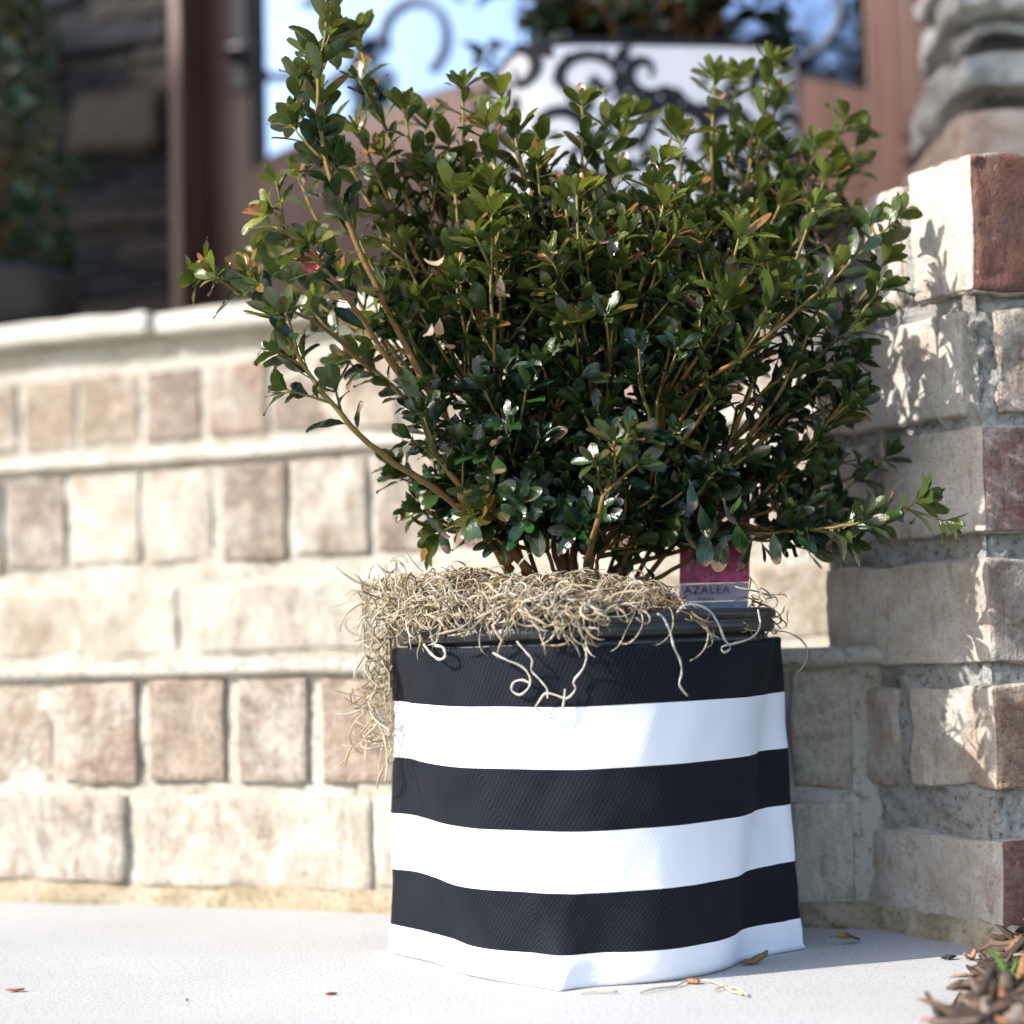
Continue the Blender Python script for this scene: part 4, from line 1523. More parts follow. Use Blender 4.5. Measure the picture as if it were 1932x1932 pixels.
aGL, zGL = a_of(473, 305, DC)
aGR, zGR = a_of(1637, 190, DC)
aSL = a_of(394, 300, DC)[0]
aSR = a_of(1724, 200, DC)[0]
zg = 0.5 * (zGL + zGR)
ZTOP = 2.55
DB("stile", aSL, aGL, 0.545, ZTOP, DC, DC + 0.045, door, M_WOOD)
DB("stile", aGR, aSR, 0.545, ZTOP, DC, DC + 0.045, door, M_WOOD)
DB("top_rail", aGL + 0.0005, aGR - 0.0005, ZTOP - 0.14, ZTOP, DC + 0.001, DC + 0.044, door, M_WOOD)


def arch(s):
    return zg + 0.085 * math.sin(math.pi * s) ** 0.9


nA = 30
vs, fs = [], []
for i in range(nA + 1):
    s = i / nA
    a = aGL + (aGR - aGL) * s
    for cc in (DC + 0.001, DC + 0.044):
        vs.append(tuple(WP(a, cc, 0.545)))
        vs.append(tuple(WP(a, cc, arch(s))))
for i in range(nA):
    b = i * 4
    fs += [(b, b + 4, b + 5, b + 1), (b + 3, b + 7, b + 6, b + 2), (b + 1, b + 5, b + 7, b + 3), (b + 2, b + 6, b + 4, b)]
fs += [(0, 1, 3, 2), (nA * 4, nA * 4 + 2, nA * 4 + 3, nA * 4 + 1)]
adopt(link("bottom_rail", mesh("bottom_rail", vs, fs, False), None, M_WOOD), door)
adopt(prism("glass_pane", wall_quad(aGL - 0.01, aGR + 0.01, DC + 0.022, DC + 0.028), 0.75, ZTOP - 0.1, None, M_GLASS), door)
# dark glazing bead round the pane
vs, fs = [], []
pth = [WP(aGL + 0.004, DC + 0.012, ZTOP - 0.15), WP(aGL + 0.004, DC + 0.012, arch(0.0) + 0.004)] + [WP(aGL + (aGR - aGL) * i / nA, DC + 0.012, arch(i / nA) + 0.004) for i in range(1, nA)] + [WP(aGR - 0.004, DC + 0.012, arch(1.0) + 0.004), WP(aGR - 0.004, DC + 0.012, ZTOP - 0.15)]
lc = []
tube(pth, [0.0075] * len(pth), [0.0] * len(pth), vs, fs, lc, 6)
adopt(link("glazing_bead", mesh("glazing_bead", vs, fs), None, M_DARK), door)
# wrought-iron scrollwork standing in front of the pane
for (u_, v_, rad_, a0__, a1__) in ((1500, 0, 105, -100, 60), (1590, -60, 60, 40, 240), (760, 60, 90, -60, 200), (640, 190, 70, 60, 250), (560, 40, 80, -80, 90), (900, -20, 90, 0, 180)):
    ca_, cz_ = a_of(u_, v_, DC)
    rr_ = rad_ / FPX * 2.45
    vs, fs, lc = [], [], []
    pth = []
    for i in range(26):
        t = i / 25
        an = math.radians(a0__ + (a1__ - a0__) * t)
        r_ = rr_ * (1 - 0.45 * t)
        pth.append(WP(ca_ + r_ * math.cos(an), DC + 0.016, cz_ + r_ * math.sin(an)))
    tube(pth, [0.006] * 26, [0] * 26, vs, fs, lc, 6)
    adopt(link("iron_scroll", mesh("iron_scroll", vs, fs), None, M_IRON), door)
# lever handle on the hinge-side stile
hp_a, hp_z = a_of(455, 112, DC)
DB("handle_plate", hp_a - 0.016, hp_a + 0.012, hp_z - 0.05, hp_z + 0.14, DC - 0.009, DC - 0.0005, door, M_DARK)
vs, fs, lc = [], [], []
tube([WP(hp_a, DC - 0.008, hp_z), WP(hp_a, DC - 0.04, hp_z), WP(hp_a + 0.01, DC - 0.05, hp_z), WP(hp_a + 0.06, DC - 0.05, hp_z - 0.004)], [0.010, 0.008, 0.008, 0.007], [0] * 4, vs, fs, lc, 10)
adopt(link("handle", mesh("handle", vs, fs), None, M_DARK), door)
FC = DC - 0.075
aFL0, aFL1 = a_of(320, 300, FC)[0], a_of(355, 300, FC)[0]
aFR0, aFR1 = a_of(1722, 200, FC)[0], a_of(1776, 200, FC)[0]
DB("jamb", aFL0, aSL - 0.002, 0.538, ZTOP + 0.1, FC, DC + 0.05, dfr, M_WOOD)
DB("jamb", aSR + 0.002, aFR1, 0.538, ZTOP + 0.1, FC, DC + 0.05, dfr, M_WOOD)
DB("lintel", aFL0, aFR1, ZTOP + 0.101, ZTOP + 0.22, FC, DC + 0.05, dfr, M_WOOD)
DB("threshold", aSL, aSR, 0.5365, 0.5445, FC - 0.02, DC + 0.05, dfr, M_DARK)

house = empty("house_wall", WP(-1.6, DC, 0.5))
tag(house, "dark stacked ledgestone house wall flanking the wooden front door", "wall")
STC = [(0.026, 0.021, 0.019), (0.013, 0.014, 0.017), (0.045, 0.033, 0.026), (0.02, 0.018, 0.018), (0.010, 0.011, 0.014), (0.034, 0.026, 0.022)]
def ledge_rows(a0, a1, z0, z1, cc, par, sd0):
    z = z0
    n_ = 0
    while z < z1:
        h_ = random.choice((0.022, 0.028, 0.034, 0.042))
        a = a0 - random.uniform(0, 0.1)
        while a < a1:
            ln_ = random.uniform(0.08, 0.24)
            j = random.uniform(-0.012, 0.006)
            x0, x1 = max(a, a0), min(a + ln_, a1)
            if x1 - x0 > 0.02:
                n_ += 1
                o = lay("stone", None, wall_quad(x0 + 0.001, x1 - 0.001, cc + j, cc + 0.06), z + 0.001, z + h_ - 0.001, sd0 + n_ * 1.7, random.choice(STC), 0, M_LEDGE, rad=0.002, amp=0.006, res=(6, 2, 3), chip=2.0, flat=True)
                adopt(o, par)
            a += ln_
        z += h_
aW0 = a_of(-60, 300, DC)[0]
ledge_rows(aW0 - 0.1, aFL0 - 0.002, 0.537, 1.32, DC - 0.005, house, 300)
ledge_rows(aFR1 + 0.002, aFR1 + 0.34, 0.537, 1.12, DC - 0.005, house, 700)
# one broad tan stone set in the left part
a0_, z0_ = a_of(130, 300, DC - 0.02)
a1_, z1_ = a_of(305, 165, DC - 0.02)
o = lay("stone", None, wall_quad(a0_, a1_, DC - 0.032, DC + 0.02), z0_, z1_, 991, (0.085, 0.068, 0.052), 0, M_LEDGE, rad=0.012, amp=0.012, res=(8, 3, 8))
adopt(o, house)
adopt(prism("wall_core", wall_quad(-4.5, aFL0 - 0.001, DC + 0.03, DC + 0.25), -0.06, 3.4, None, M_LEDGE), house)
adopt(prism("wall_core", wall_quad(aFR1 + 0.001, 2.6, DC + 0.03, DC + 0.25), -0.06, 3.4, None, M_LEDGE), house)
adopt(prism("wall_core", wall_quad(aFL0, aFR1, DC + 0.03, DC + 0.25), ZTOP + 0.23, 3.4, None, M_LEDGE), house)
adopt(prism("back_wall", wall_quad(aFL0, aFR1, DC + 0.06, DC + 0.25), 0.5, ZTOP + 0.22, None, M_DARK), house)
for ob in house.children:
    if ob.name.startswith("wall_core"):
        ob.color = (0.06, 0.05, 0.045, 1)
adopt(prism("porch_roof", wall_quad(-3.4, 1.8, 1.45, DC + 0.3), 3.0, 3.2, None, M_TRIM), house)

# stone column rising behind the pillar
col = empty("stone_column", (0.5, 1.6, 0))
tag(col, "stacked grey ledgestone column on a brick base behind the brick pillar", "column")
cl0 = at(1818, 240, 1.55)
cx0, cy0 = cl0.x, cl0.y
def col_q(out, h_=0.24):
    return [Vector((cx0 - out, cy0 - out)), Vector((cx0 + h_ + out, cy0 - out)), Vector((cx0 + h_ + out, cy0 + h_ + out)), Vector((cx0 - out, cy0 + h_ + out))]
zb = 0.0
n_ = 0
while zb < 0.60:
    for (x0, x1) in ((0, 0.115), (0.125, 0.24)):
        o = lay("brick", None, [Vector((cx0 + x0, cy0)), Vector((cx0 + x1, cy0)), Vector((cx0 + x1, cy0 + 0.24)), Vector((cx0 + x0, cy0 + 0.24))], zb + 0.006, min(zb + 0.066, 0.642), 500 + n_, (0.34, 0.19, 0.15), 0.45, rad=0.006, res=(6, 6, 3))
        adopt(o, col)
        n_ += 1
    zb += 0.074 if zb < 0.5 else 0.074
zb0 = at(1850, 205, 1.55).z
o = lay("base_brick", None, [Vector((cx0 - 0.004, cy0 - 0.004)), Vector((cx0 + 0.2, cy0 - 0.004)), Vector((cx0 + 0.2, cy0 + 0.24)), Vector((cx0 - 0.004, cy0 + 0.24))], zb0 - 0.065, zb0, 577, (0.42, 0.25, 0.20), 0.62, rad=0.006, res=(10, 8, 5))
adopt(o, col)
zb = zb0 + 0.002
SG = [(0.24, 0.235, 0.23), (0.36, 0.355, 0.345), (0.13, 0.12, 0.115), (0.42, 0.415, 0.40), (0.09, 0.08, 0.075)]
for i in range(16):
    h_ = (0.012, 0.040, 0.012, 0.020, 0.032, 0.018, 0.026, 0.014, 0.03, 0.02, 0.034, 0.016, 0.024, 0.03, 0.02, 0.03)[i]
    j0 = (0.020, -0.006, 0.028, 0.012, -0.004, 0.014, 0.002, 0.018, -0.004, 0.010, 0.0, 0.014, 0.004, 0.0, 0.01, 0.0)[i]
    x0 = j0
    first = True
    while x0 < 0.23:
        x1 = min(0.25, x0 + random.uniform(0.05, 0.12))
        jf = random.uniform(-0.008, 0.012) if not first else j0
        o = lay("stone", None, [Vector((cx0 + x0, cy0 + jf)), Vector((cx0 + x1, cy0 + jf + random.uniform(-0.006, 0.006))), Vector((cx0 + x1, cy0 + 0.2)), Vector((cx0 + x0 + random.uniform(0, 0.01), cy0 + 0.2))],
                zb + random.uniform(0.001, 0.003), zb + h_ - random.uniform(0.001, 0.004), 620 + i * 3 + x0 * 40, SG[(4, 3, 4, 1, 3, 2, 1, 4, 3, 0, 1, 2, 3, 0, 1, 3)[i]], 0, M_LEDGE, rad=min(0.003, h_ * 0.2), amp=0.011, res=(12, 8, 6), chip=2.4, warp=0.007, cfreq=90, flat=True)
        adopt(o, col)
        first = False
        x0 = x1 + 0.002
    zb += h_
o = prism("core", [Vector((cx0 + 0.03, cy0 + 0.03)), Vector((cx0 + 0.21, cy0 + 0.03)), Vector((cx0 + 0.21, cy0 + 0.21)), Vector((cx0 + 0.03, cy0 + 0.21))], 0.0, zb - 0.004, None, M_LEDGE)
o.color = (0.05, 0.045, 0.04, 1)
adopt(o, col)

# damask planter on the porch
DP = at(1203, 300, 1.95)
DPC = Vector((DP.x, 1.95))
DR = 0.158
ZP0, ZP1 = 0.545, at(1200, 84, 1.80).z
dam = empty("damask_planter", (DPC.x, DPC.y, 0.545))
tag(dam, "round white planter with black damask scroll print standing on the porch", "planter")
adopt(lathe("cloth_cover", [(0.02, ZP0), (DR * 0.97, ZP0), (DR, ZP0 + 0.01), (DR, ZP1 - 0.006), (DR - 0.003, ZP1), (DR - 0.008, ZP1 - 0.002), (DR - 0.01, ZP1 - 0.05)], DPC, 80, None, M_DAMW), dam)
adopt(lathe("rim", [(DR + 0.0004, ZP1 - 0.004), (DR + 0.0012, ZP1 - 0.003), (DR + 0.0012, ZP1 + 0.002), (DR - 0.004, ZP1 + 0.005), (DR - 0.012, ZP1 + 0.002)], DPC, 80, None, M_DAMB), dam)
adopt(lathe("soil", [(0.0, ZP1 - 0.02), (DR - 0.011, ZP1 - 0.02)], DPC, 40, None, M_SOIL), dam)


def sup(a):
    a2 = a - 0.12
    return 1.0 / (abs(math.cos(a2)) ** 5 + abs(math.sin(a2)) ** 5) ** 0.2


for ob in dam.children:
    if ob.name.split('.')[0] in ("cloth_cover", "rim", "soil"):
        for v2 in ob.data.vertices:
            dx, dy = v2.co.x - DPC.x, v2.co.y - DPC.y
            k2 = sup(math.atan2(dy, dx))
            v2.co.x, v2.co.y = DPC.x + dx * k2, DPC.y + dy * k2


def ribbon(vs, fs, pts, wid):
    b = len(vs)
    n = len(pts)
    for i in range(n):
        p = Vector(pts[i])
        t = Vector(pts[min(i + 1, n - 1)]) - Vector(pts[max(i - 1, 0)])
        t = t.normalized() if t.length > 1e-9 else Vector((1, 0))
        nn = Vector((-t.y, t.x))
        for s_ in (-1, 1):
            q = p + nn * s_ * wid[i]
            vs.append((q.x, q.y))
    for i in range(n - 1):
        fs.append((b + 2 * i, b + 2 * i + 1, b + 2 * i + 3, b + 2 * i + 2))


def teardrop(vs, fs, p, ang, L_, W_):
    n = 9
    pts = [(p[0] + math.cos(ang) * L_ * i / n + 0.12 * L_ * math.sin(i / n * 3) * -math.sin(ang), p[1] + math.sin(ang) * L_ * i / n + 0.12 * L_ * math.sin(i / n * 3) * math.cos(ang)) for i in range(n + 1)]
    ribbon(vs, fs, pts, [max(0.0003, W_ * math.sin(math.pi * (i / n) ** 0.7)) for i in range(n + 1)])


def scroll(vs, fs, cx, cz, r0_, turns, ph, sgn, w0):
    pts, wd = [], []
    n = 40
    for i in range(n + 1):
        t = i / n
        r_ = r0_ * (1 - t) ** 0.8 + 0.003
        a = ph + sgn * turns * 6.283 * t
        pts.append((cx + r_ * math.cos(a), cz + r_ * math.sin(a)))
        wd.append(w0 * (0.5 + math.sin(math.pi * min(1, t * 1.1 + 0.05))))
    ribbon(vs, fs, pts, wd)
    for k_ in range(5):
        i = 3 + k_ * 6
        a = math.atan2(pts[i + 1][1] - pts[i][1], pts[i + 1][0] - pts[i][0]) - sgn * 1.0
        teardrop(vs, fs, pts[i], a, r0_ * 0.42 * (1 - k_ * 0.1), r0_ * 0.10)
    teardrop(vs, fs, pts[-1], ph, r0_ * 0.3, r0_ * 0.14)


rr2 = random.Random(21)
for r_i in range(5):
    for k_ in range(13):
        vs, fs = [], []
        sg = 1 if (k_ + r_i) % 2 else -1
        rad_ = rr2.uniform(0.020, 0.032)
        scroll(vs, fs, 0, 0, rad_, rr2.uniform(0.8, 1.3), rr2.uniform(0, 6.28), sg, rr2.uniform(0.0028, 0.0042))
        for q_ in range(3):
            a_ = rr2.uniform(0, 6.28)
            teardrop(vs, fs, (rad_ * 1.1 * math.cos(a_), rad_ * 1.1 * math.sin(a_)), a_ + rr2.uniform(-1, 1), rr2.uniform(0.016, 0.028), rr2.uniform(0.005, 0.009))
        th = -math.pi / 2 + (k_ - 6) * 0.36 + 0.18 * (r_i % 2) + rr2.uniform(-0.05, 0.05)
        zc_ = ZP1 - 0.034 - 0.056 * r_i + rr2.uniform(-0.01, 0.01)
        V3 = []
        for (x, z) in vs:
            a = th + x / DR
            rs_ = DR * sup(a) + 0.0015
            V3.append((DPC.x + rs_ * math.cos(a), DPC.y + rs_ * math.sin(a), min(max(zc_ + z, ZP0 + 0.012), ZP1 - 0.005)))
        adopt(link("scroll_print", mesh("scroll_print", V3, fs), None, M_DAMB), dam)

# shrub in the damask planter
ps = empty("porch_shrub", (DPC.x, DPC.y, ZP1 - 0.02))
tag(ps, "dark leafy shrub growing in the black and white damask planter", "shrub")
pl, vs, fs, lc = [], [], [], []
PB = Vector((DPC.x, DPC.y, ZP1 - 0.02))
for _ in range(105):
    a = random.random() * 6.283
    rr_ = math.sqrt(random.random()) * 0.22
    tgt = Vector((DPC.x + 0.01 + rr_ * math.cos(a), DPC.y + rr_ * math.sin(a) * 0.9, ZP1 + random.uniform(-0.005, 0.30) + 0.05 * (1 - rr_ / 0.24)))
    b0 = PB + Vector((random.uniform(-.05, .05), random.uniform(-.05, .05), 0))
    path = bez(b0, b0.lerp(tgt, 0.5) + Vector((0, 0, 0.06)), tgt, 8)
    tube(path, [0.004 - 0.0025 * i / 7 for i in range(8)], [0.9 - 0.6 * i / 7 for i in range(8)], vs, fs, lc, 5)
    dress(pl, path, 0.35, 0.013, random.uniform(0.030, 0.042), random.choice((0, 0, 0.2, 0.5)), tip_n=6)
adopt(link("branch", tube_mesh("branch", vs, fs, lc, M_BARK)), ps)["kind"] = "stuff"
adopt(link("foliage", leaves_mesh("foliage", pl)), ps)["kind"] = "stuff"

# evergreen in a dark pot by the stone wall
eg0 = at(30, 540, 2.12)
EC = Vector((eg0.x - 0.035, 2.12))
evp = empty("dark_pot", (EC.x, EC.y, 0.545))
tag(evp, "dark glazed pot holding the evergreen beside the house wall", "pot")
adopt(lathe("pot_body", [(0.01, 0.537), (0.075, 0.538), (0.098, 0.60), (0.10, 0.625), (0.105, 0.628), (0.105, 0.637), (0.094, 0.637), (0.092, 0.61)], EC, 40, None, M_DARK), evp)
adopt(lathe("soil", [(0.0, 0.615), (0.0925, 0.615)], EC, 30, None, M_SOIL), evp)
ev = empty("potted_evergreen", (EC.x, EC.y, 0.615))
tag(ev, "dark green bushy evergreen standing against the stone house wall", "shrub")
el, vs, fs, lc = [], [], [], []
tube([Vector((EC.x, EC.y, 0.61)), Vector((EC.x + 0.004, EC.y, 0.9)), Vector((EC.x, EC.y, 1.25))], [0.009, 0.007, 0.003], [1, 1, 0.8], vs, fs, lc, 8)
for _ in range(230):
    z = random.uniform(0.62, 1.3)
    rmax = 0.115 * (0.75 + 0.35 * math.sin((z - 0.6) * 9)) * (1 if z < 1.1 else (1.35 - z) / 0.25)
    a = random.random() * 6.283
    ax = Vector((math.cos(a), math.sin(a), 0.5)).normalized()
    st = Vector((EC.x, EC.y, z - 0.05))
    path = bez(st, st + ax * rmax * 0.5, st + ax * rmax * random.uniform(0.75, 1.1), 4)
    tube(path, [0.002, 0.0016, 0.0012, 0.0008], [0.8, 0.6, 0.4, 0.2], vs, fs, lc, 4)
    dress(el, path, 0.4, 0.009, random.uniform(0.020, 0.028), random.choice((0, 0, 0, 0.3)), tip_n=5)
for l_ in el:
    l_['rnd'] = 0.4 + 0.6 * l_['rnd']
adopt(link("stem", tube_mesh("stem", vs, fs, lc, M_BARK)), ev)["kind"] = "stuff"
adopt(link("foliage", leaves_mesh("foliage", el)), ev)["kind"] = "stuff"

# ------------------------------------------------------------------ mulch bed and litter
CHIPC = [(0.055, 0.036, 0.027), (0.085, 0.058, 0.042), (0.045, 0.032, 0.026), (0.15, 0.11, 0.085), (0.11, 0.075, 0.05), (0.24, 0.20, 0.16), (0.26, 0.13, 0.06), (0.15, 0.10, 0.065)]


def chip(p, ang, tilt, L_, W_, Tk, col, vs, fs, lc, bend=0.0):
    d = Vector((math.cos(ang) * math.cos(tilt), math.sin(ang) * math.cos(tilt), math.sin(tilt)))
    s_ = Vector((-math.sin(ang), math.cos(ang), random.uniform(-0.4, 0.4))).normalized()
    n_ = d.cross(s_)
    b = len(vs)
    K_ = 6
    for i in range(K_ + 1):
        t = i / K_ - 0.5
        w = W_ * (1 - abs(2 * t) ** 2.5 * random.uniform(0.5, 0.95)) * random.uniform(0.8, 1.15) * 0.5 + 0.0004
        th = Tk * 0.5 * (1 - abs(2 * t) ** 3 * 0.7)
        sh_ = random.uniform(0.75, 1.2)
        ctr = p + d * t * L_ + n_ * bend * L_ * (4 * t * t - 0.3) + rvec() * L_ * 0.02
        for (a_, c_) in ((-1, -1), (1, -1), (1.05, 0.9), (0.1, 1.3), (-0.9, 1)):
            vs.append(tuple(ctr + s_ * w * a_ + n_ * th * c_))
            lc.append((*[x * sh_ for x in col], 1))
    for i in range(K_):
        for k_ in range(5):
            a, c_ = b + i * 5 + k_, b + i * 5 + (k_ + 1) % 5
            fs.append((a, c_, c_ + 5, a + 5))
    fs.append(tuple(b + k_ for k_ in range(4, -1, -1)))
    fs.append(tuple(b + K_ * 5 + k_ for k_ in range(5)))


EDGE0, EDGE1 = Vector((0.300, 1.075)), Vector((0.200, 0.855))
def soilbed(s, t):
    y = 0.55 + 0.55 * t
    if y > edge_b[1]:
        xe = edge_b[0] + (y - edge_b[1]) / (edge_a[1] - edge_b[1]) * (edge_a[0] - edge_b[0])
    else:
        xe = edge_b[0] - 0.03 * max(0, (edge_b[1] - y) / 0.175)
    x = xe + 0.004 + 0.9 * s ** 1.6
    return Vector((x, y, -0.014 + 0.012 * min(1, s * 6) + 0.006 * fbm((x, y, 0), 25, 2, 3)))
mu = rough_sheet("mulch_bed", soilbed, 60, 50, None, M_SOIL)
tag(mu, "bed of dark shredded bark mulch at the foot of the brick pillar", "mulch")
vs, fs, lc = [], [], []
for i in range(900):
    y = random.uniform(0.72, 1.11)
    xe = edge_b[0] + (y - edge_b[1]) / (edge_a[1] - edge_b[1]) * (edge_a[0] - edge_b[0]) if y > edge_b[1] else edge_b[0] - 0.012
    x = xe + abs(random.gauss(0, 0.10)) + 0.010
    p3 = Vector((x, y, 0.0))
    # stay out of the pillar
    if (Vector((x, y)) - PN).dot(FN) < 0.012 and (Vector((x, y)) - PN).dot(LN) < 0:
        continue
    z = random.uniform(0.000, 0.009) + 0.006 * min(1, max(0, (x - xe) / 0.05)) 
    z = max(z, 0.003)
    chip(Vector((x, y, z)), random.random() * 3.14, random.gauss(0, 0.28), random.uniform(0.014, 0.050), random.uniform(0.003, 0.009), random.uniform(0.001, 0.0035), random.choice(CHIPC[:6] + CHIPC[:5] + CHIPC), vs, fs, lc, random.uniform(-0.15, 0.15))
ms = link("mulch", tube_mesh("mulch", vs, fs, lc, M_MULCH))
ms["kind"] = "stuff"
adopt(ms, mu)
# the larger pieces one can pick out
big = [(1895, 1800, 20, 0.035, 0.004, 0, 0.35), (1880, 1822, 5, 0.030, 0.006, 2, 0.0), (1905, 1838, -8, 0.034, 0.004, 3, 0.05), (1915, 1790, 60, 0.030, 0.006, 6, 0.4), (1850, 1850, 10, 0.018, 0.005, 4, 0.2),
       (1868, 1872, 8, 0.034, 0.006, 2, 0.1), (1845, 1905, 4, 0.036, 0.006, 1, 0.05), (1890, 1900, 70, 0.022, 0.004, 6, 0.9), (1862, 1922, 85, 0.022, 0.003, 5, 0.9), (1925, 1880, 40, 0.034, 0.006, 4, 0.5),
       (1915, 1915, 35, 0.036, 0.006, 5, 0.4), (1825, 1925, 12, 0.026, 0.007, 0, 0.1), (1800, 1928, -6, 0.024, 0.005, 3, 0.05)]
for (u_, v_, ang, L_, W_, ci, tl) in big:
    vs, fs, lc = [], [], []
    p = on_ground(u_, v_, 0.014)
    chip(p, math.radians(ang), tl, L_, W_, 0.0028, CHIPC[ci], vs, fs, lc, random.uniform(-0.2, 0.2))
    o = link("wood_chip", tube_mesh("wood_chip", vs, fs, lc, M_MULCH))
    adopt(o, mu)
# grass sprout
vs, fs, lc = [], [], []
gp = on_ground(1908, 1880, 0.008)
for k_ in range(6):
    tp_ = gp + Vector((random.gauss(0, 0.006), random.gauss(0, 0.004), random.uniform(0.014, 0.026)))
    tube(bez(gp + rvec() * 0.002, gp + Vector((0, 0, 0.012)), tp_, 5), [0.0009, 0.0009, 0.0008, 0.0006, 0.0002], [(0.10, 0.26, 0.03, 1)] * 5, vs, fs, lc, 4)
gs = link("grass_sprout", tube_mesh("grass_sprout", vs, fs, lc, M_MOSS))
tag(gs, "small bright green grass sprout among the bark mulch", "grass tuft")


def litter(name, label, cat, u_, v_, ang, L_, W_, Tk, col, tilt=0.0, bend=0.0, lift=0.0):
    vs, fs, lc = [], [], []
    p = on_ground(u_, v_, 0.0)
    chip(p + Vector((0, 0, Tk * 0.8 + lift)), math.radians(ang), tilt, L_, W_, Tk, col, vs, fs, lc, bend)
    zmin = min(q[2] for q in vs)
    vs = [(q[0], q[1], q[2] - zmin + 0.0002) for q in vs]
    o = link(name, tube_mesh(name, vs, fs, lc, M_MULCH))
    return tag(o, label, cat)


def dryleaf(label, u_, v_, ang, L_, W_, rnd, dmg, young, bend):
    d = Vector((math.cos(math.radians(ang)), math.sin(math.radians(ang)), 0.05)).normalized()
    l_ = dict(p=on_ground(u_, v_, 0.0) - d * L_ * 0.5, d=d, n=Vector((0.1, -0.75, 0.66)).normalized(), L=L_, W=W_, bend=bend, fold=0.2, twist=0.4, wave=1, rnd=rnd, young=young, dmg=dmg)
    me = leaves_mesh("fallen_leaf", [l_])
    zmin = min(v_.co.z for v_ in me.vertices)
    for v2 in me.vertices:
        v2.co.z += 0.0004 - zmin
    o = link("fallen_leaf", me)
    return tag(o, label, "leaf", "fallen leaves on the paving")


dryleaf("oval brown fallen leaf lying in the shade beside the planter", 1588, 1752, 20, 0.016, 0.008, 0.5, 0.95, 0.0, 0.5)
dryleaf("curled yellow brown fallen leaf with a dark tip on the paving", 1600, 1783, 8, 0.023, 0.006, 0.9, 0.66, 0.9, 0.7)
litter("dried_flower_spike", "crumbly brown dried flower spike leaning on the planter foot", "twig", 1425, 1820, 28, 0.020, 0.004, 0.003, (0.20, 0.13, 0.05), 0.25, 0.1)
litter("bark_crumb", "short black twig crumb lying on the paving near the mulch", "twig", 1790, 1811, 12, 0.009, 0.003, 0.002, (0.03, 0.028, 0.028))
litter("curled_bark", "small curled orange bark shaving lying near the mulch", "bark", 1832, 1812, 40, 0.010, 0.003, 0.0012, (0.34, 0.17, 0.08), 0.2, 0.5)
litter("bark_strip", "flat light brown bark strip lying on the sunlit paving", "bark", 1822, 1843, 8, 0.020, 0.003, 0.0012, (0.42, 0.26, 0.17))
litter("pink_petal", "pinkish red shrivelled petal lying on the left paving", "petal", 28, 1872, 6, 0.011, 0.003, 0.0012, (0.42, 0.15, 0.12))
litter("brown_petal", "tiny reddish brown flake on the paving left of the planter", "flake", 625, 1878, 15, 0.007, 0.0018, 0.001, (0.22, 0.06, 0.04))
litter("grit_grain", "single dark grit grain on the open paving left of the planter", "grit", 353, 1890, 15, 0.0015, 0.0012, 0.001, (0.03, 0.028, 0.03))
litter("pink_flake", "pale pink petal flake at the bottom edge beside the mulch", "petal", 1748, 1925, 170, 0.007, 0.002, 0.0008, (0.50, 0.22, 0.25))
litter("seed_husk", "tiny rust brown seed husk beside the pale moss strand on the paving", "husk", 1308, 1857, 150, 0.008, 0.003, 0.002, (0.36, 0.17, 0.07))
for (pts, lab) in (([(1205, 1872), (1240, 1866), (1275, 1860), (1300, 1850), (1345, 1852), (1378, 1868), (1400, 1876)], "pale moss strand lying on the paving in front of the planter"),
                   ([(1345, 1868), (1372, 1862), (1395, 1866), (1410, 1878)], "short curved moss strand lying on the paving, rightmost of the pale ones"),
                   ([(1092, 1872), (1130, 1871), (1165, 1871)], "thin straight straw lying on the paving at the planter corner")):
    P_ = [on_ground(a, b, 0.0013) for a, b in pts]
    out = []
    for i in range(len(P_) - 1):
        for f in (0, 0.33, 0.66):
            out.append(P_[i].lerp(P_[i + 1], f) + Vector((0, 0, random.uniform(-0.0004, 0.0008))))
    out.append(P_[-1])
    vs, fs, lc = [], [], []
    tube(out, [0.0006] * len(out), [(0.5, 0.43, 0.31, 1)] * len(out), vs, fs, lc, 5)
    o = link("loose_strand", tube_mesh("loose_strand", vs, fs, lc, M_MOSS))
    tag(o, lab, "moss strand")

# ------------------------------------------------------------------ beyond the frame: an added wing put there to shade the porch, bare trees the door reflects
wing = empty("added_shade_wing", (-4.5, 2.5, -0.06))
tag(wing, "added unseen brick wing left of the steps that blocks the sun from the porch", "sun blocker")
sh2 = Vector((sun_h.x, sun_h.y))
cp = Vector((sh2.y, -sh2.x))
if cp.y < 0:
    cp = -cp
def SP(s_, c_):
    return sh2 * s_ + cp * c_
ZE = 1.02 + math.tan(SUN_EL) * 3.0  # eave height of the added wing, set by where its shadow should start
adopt(prism("wall", [SP(3.0, 2.06), SP(6.5, 2.06), SP(6.5, 7.0), SP(3.0, 7.0)], -0.06, ZE + 0.02, None, M_HOUSE), wing)
rv = [SP(2.98, 1.1), SP(6.6, 1.1), SP(6.6, 7.4), SP(2.98, 7.4)]  # added roof slab, pitched so sun still passes beneath it to the steps
zr = [ZE, ZE + 2.6, ZE + 2.6, ZE]
vs = [(*p, z) for p, z in zip(rv, zr)] + [(*p, z + 0.16) for p, z in zip(rv, zr)]
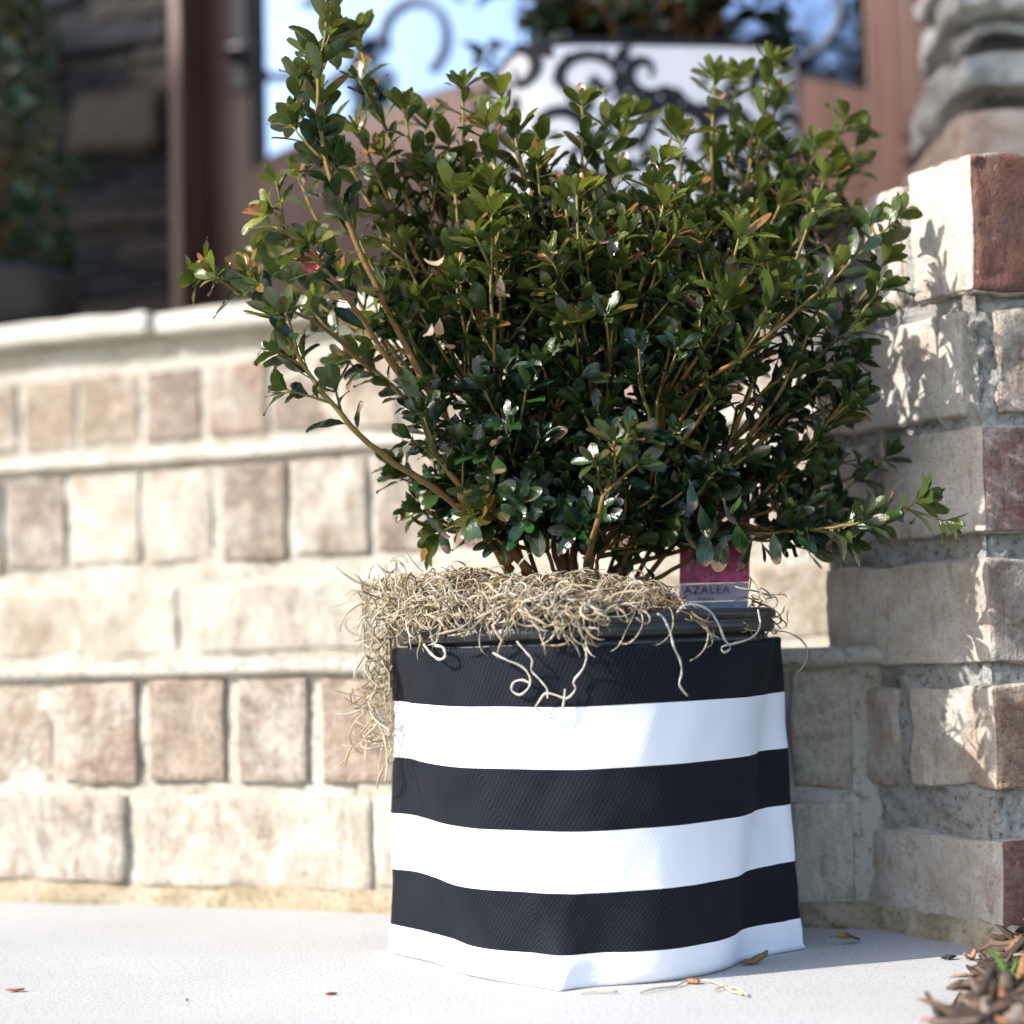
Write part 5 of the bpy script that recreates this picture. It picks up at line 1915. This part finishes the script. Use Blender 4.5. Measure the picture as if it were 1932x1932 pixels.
fs = [(3, 2, 1, 0), (4, 5, 6, 7), (0, 1, 5, 4), (1, 2, 6, 5), (2, 3, 7, 6), (3, 0, 4, 7)]
adopt(link("roof", mesh("roof", vs, fs, False), None, M_ROOF), wing)
for k_ in range(2):
    c0 = 3.0 + k_ * 2.0
    w_ = adopt(prism("window", [SP(2.97, c0), SP(3.02, c0), SP(3.02, c0 + 0.9), SP(2.97, c0 + 0.9)], 0.9, 2.2, None, M_TRIM), wing)
    p_ = prism("pane", [SP(2.955, c0 + 0.08), SP(2.965, c0 + 0.08), SP(2.965, c0 + 0.82), SP(2.955, c0 + 0.82)], 0.98, 2.12, None, M_PANE)
    p_.parent = w_
    p_.matrix_parent_inverse = w_.matrix_world.inverted()


def bare_tree(x, y, hgt, label):
    t_ = empty("bare_tree", (x, y, -0.06))
    tag(t_, label, "tree", "bare trees across the lawn")
    vs, fs, lc = [], [], []
    cv, cfc, cl = [], [], []

    def grow(p, d, L_, r_, dep):
        pts = [p]
        q = p
        for i in range(5):
            d = (d + rvec() * 0.14 + Vector((0, 0, 0.04))).normalized()
            q = q + d * L_ / 5
            pts.append(q)
        tube(pts, [r_ * (1 - 0.45 * i / 5) for i in range(6)], [1.0] * 6, vs if dep == 0 else cv, fs if dep == 0 else cfc, lc if dep == 0 else cl, 7 if dep < 2 else 4)
        if dep < 4:
            for i in range(3 if dep else 5):
                st = pts[random.choice((3, 4, 5))] if dep else pts[random.choice((2, 3, 4, 5))]
                nd = (d * 0.7 + perp(d, random.random() * 6.28) * 0.75).normalized()
                grow(st, nd, L_ * random.uniform(0.55, 0.75), r_ * 0.5, dep + 1)
    grow(Vector((x, y, -0.06)), Vector((0, 0, 1)), hgt * 0.42, hgt * 0.022, 0)
    adopt(link("trunk", mesh("trunk", vs, fs), None, M_TREE), t_)
    adopt(link("crown", mesh("crown", cv, cfc), None, M_TREE), t_)


bare_tree(-7.4, -12.0, 9.0, "tall bare tree standing alone across the lawn")
bare_tree(-11.5, -17.0, 11.0, "large bare tree farther across the lawn")
bare_tree(-3.2, -10.5, 7.5, "smaller bare tree nearest the walkway")
